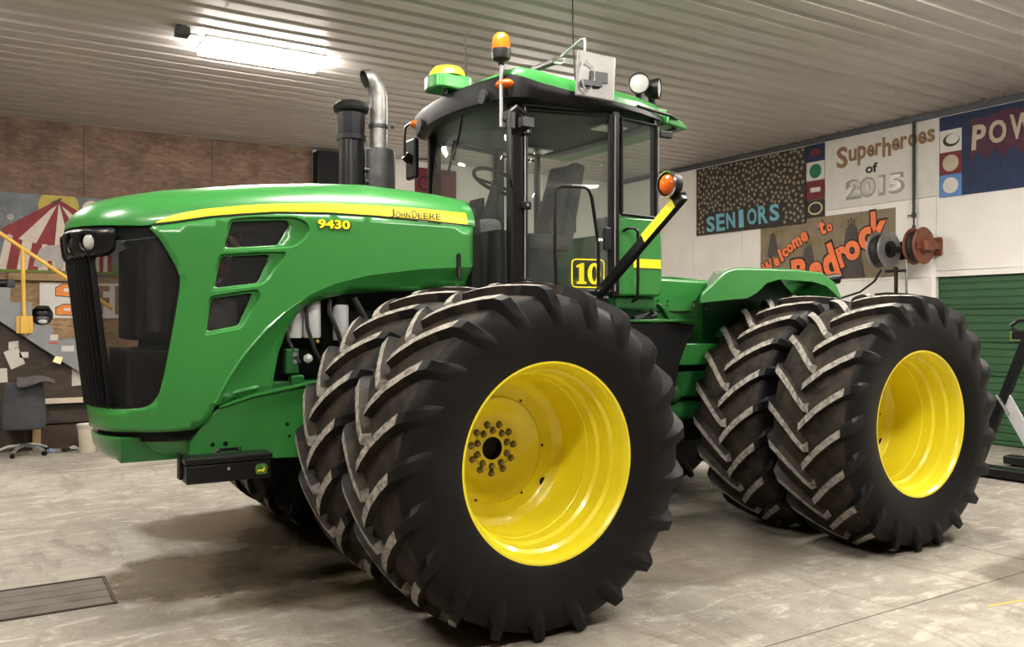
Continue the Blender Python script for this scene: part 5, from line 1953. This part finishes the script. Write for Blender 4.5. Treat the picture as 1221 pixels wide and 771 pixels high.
MB().prism([(1.72, 1.775), (2.50, 1.76), (2.50, 1.68), (2.42, 1.60), (2.33, 1.42), (2.26, 1.10), (1.72, 1.12)], 'y', -.76, -.70).build('step_shield', 'black_plastic', T, smooth=0, bevel=.012)
MB().box(1.70, 2.52, -.78, -.58, 1.778, 1.80).build('step_plate', 'green_paint', T, smooth=0, bevel=.005)
MB().tube([(2.05, -.62, 1.80), (2.12, -.66, 1.86), (2.0, -.70, 1.93)], .02, 8).tube([(1.95, -.6, 1.80), (2.2, -.6, 1.84)], .03, 8).build('hose_bundle', 'hose_black', T)
for s in (-1, 1):
    up_p = [(2.24, 1.945), (2.27, 2.015), (2.54, 2.195), (2.66, 2.228), (3.40, 2.240), (3.76, 2.222), (3.93, 2.14), (4.02, 2.0)]
    lo_p = [(3.985, 2.0), (3.80, 2.105), (3.62, 2.140), (3.18, 2.150), (3.02, 2.115), (2.90, 2.03), (2.78, 1.98), (2.24, 1.935)]
    f = MB()
    ye, yi = s * 1.10, s * .52
    n = len(up_p)
    sl_ = lambda x, k: x + k * (1 - smooth01(2.24, 3.2, x))
    rows_ = [[(sl_(x, .52), yi, z + .012) for x, z in up_p], [(sl_(x, .06), s * 1.04, z + .01) for x, z in up_p], [(x, s * 1.085, z) for x, z in up_p], [(x, ye, z - .012) for x, z in up_p]]
    f.grid(rows_)
    lo2 = [lo_p[7], lo_p[7], lo_p[6], lo_p[5], lo_p[3], lo_p[2], lo_p[1], lo_p[0]]
    sk = MB().prism([(x, z - .012) for x, z in up_p] + lo_p, 'y', ye, s * 1.094)
    fo = f.build('rear_fender', 'green_paint', T, smooth=16, solid=.01)
    sk.build('fender_skirt', 'green_paint', fo, smooth=0)
    a, b = sorted((s * .52, s * 1.08))
    MB().prism([(2.24, 1.935), (2.27, 1.935), (2.75, 1.60), (2.75, 1.40), (2.72, 1.40)], 'y', s * .52, s * .60).build('fender_stay', 'green_frame', fo, smooth=0, bevel=.01)
    MB().prism([(2.76, 1.3), (4.2, 1.3), (4.02, 2.0), (3.76, 2.2), (3.3, 2.215), (3.06, 2.16), (2.80, 1.95)], 'y', s * .563, s * .587).build('inner_guard', 'green_frame', fo, smooth=0)
    for (x, z) in ((2.80, 1.90), (2.80, 1.82)):
        MB().tube([(x, s * .587, z), (x, s * .597, z)], .010, 8).build('bolt', 'chrome', fo)
MB().tube([(3.94, -.92, 2.165), (4.10, -1.0, 2.185)], [.045, .05], 12).tube([(3.86, -.9, 2.18), (3.96, -.92, 2.17)], .02, 8).build('tail_lamp', 'black_plastic', T)
MB().tube([(3.84, -.87, 2.195), (3.93, -.915, 2.195)], .03, 10).build('tail_lamp_cap', 'grey_steel', T)
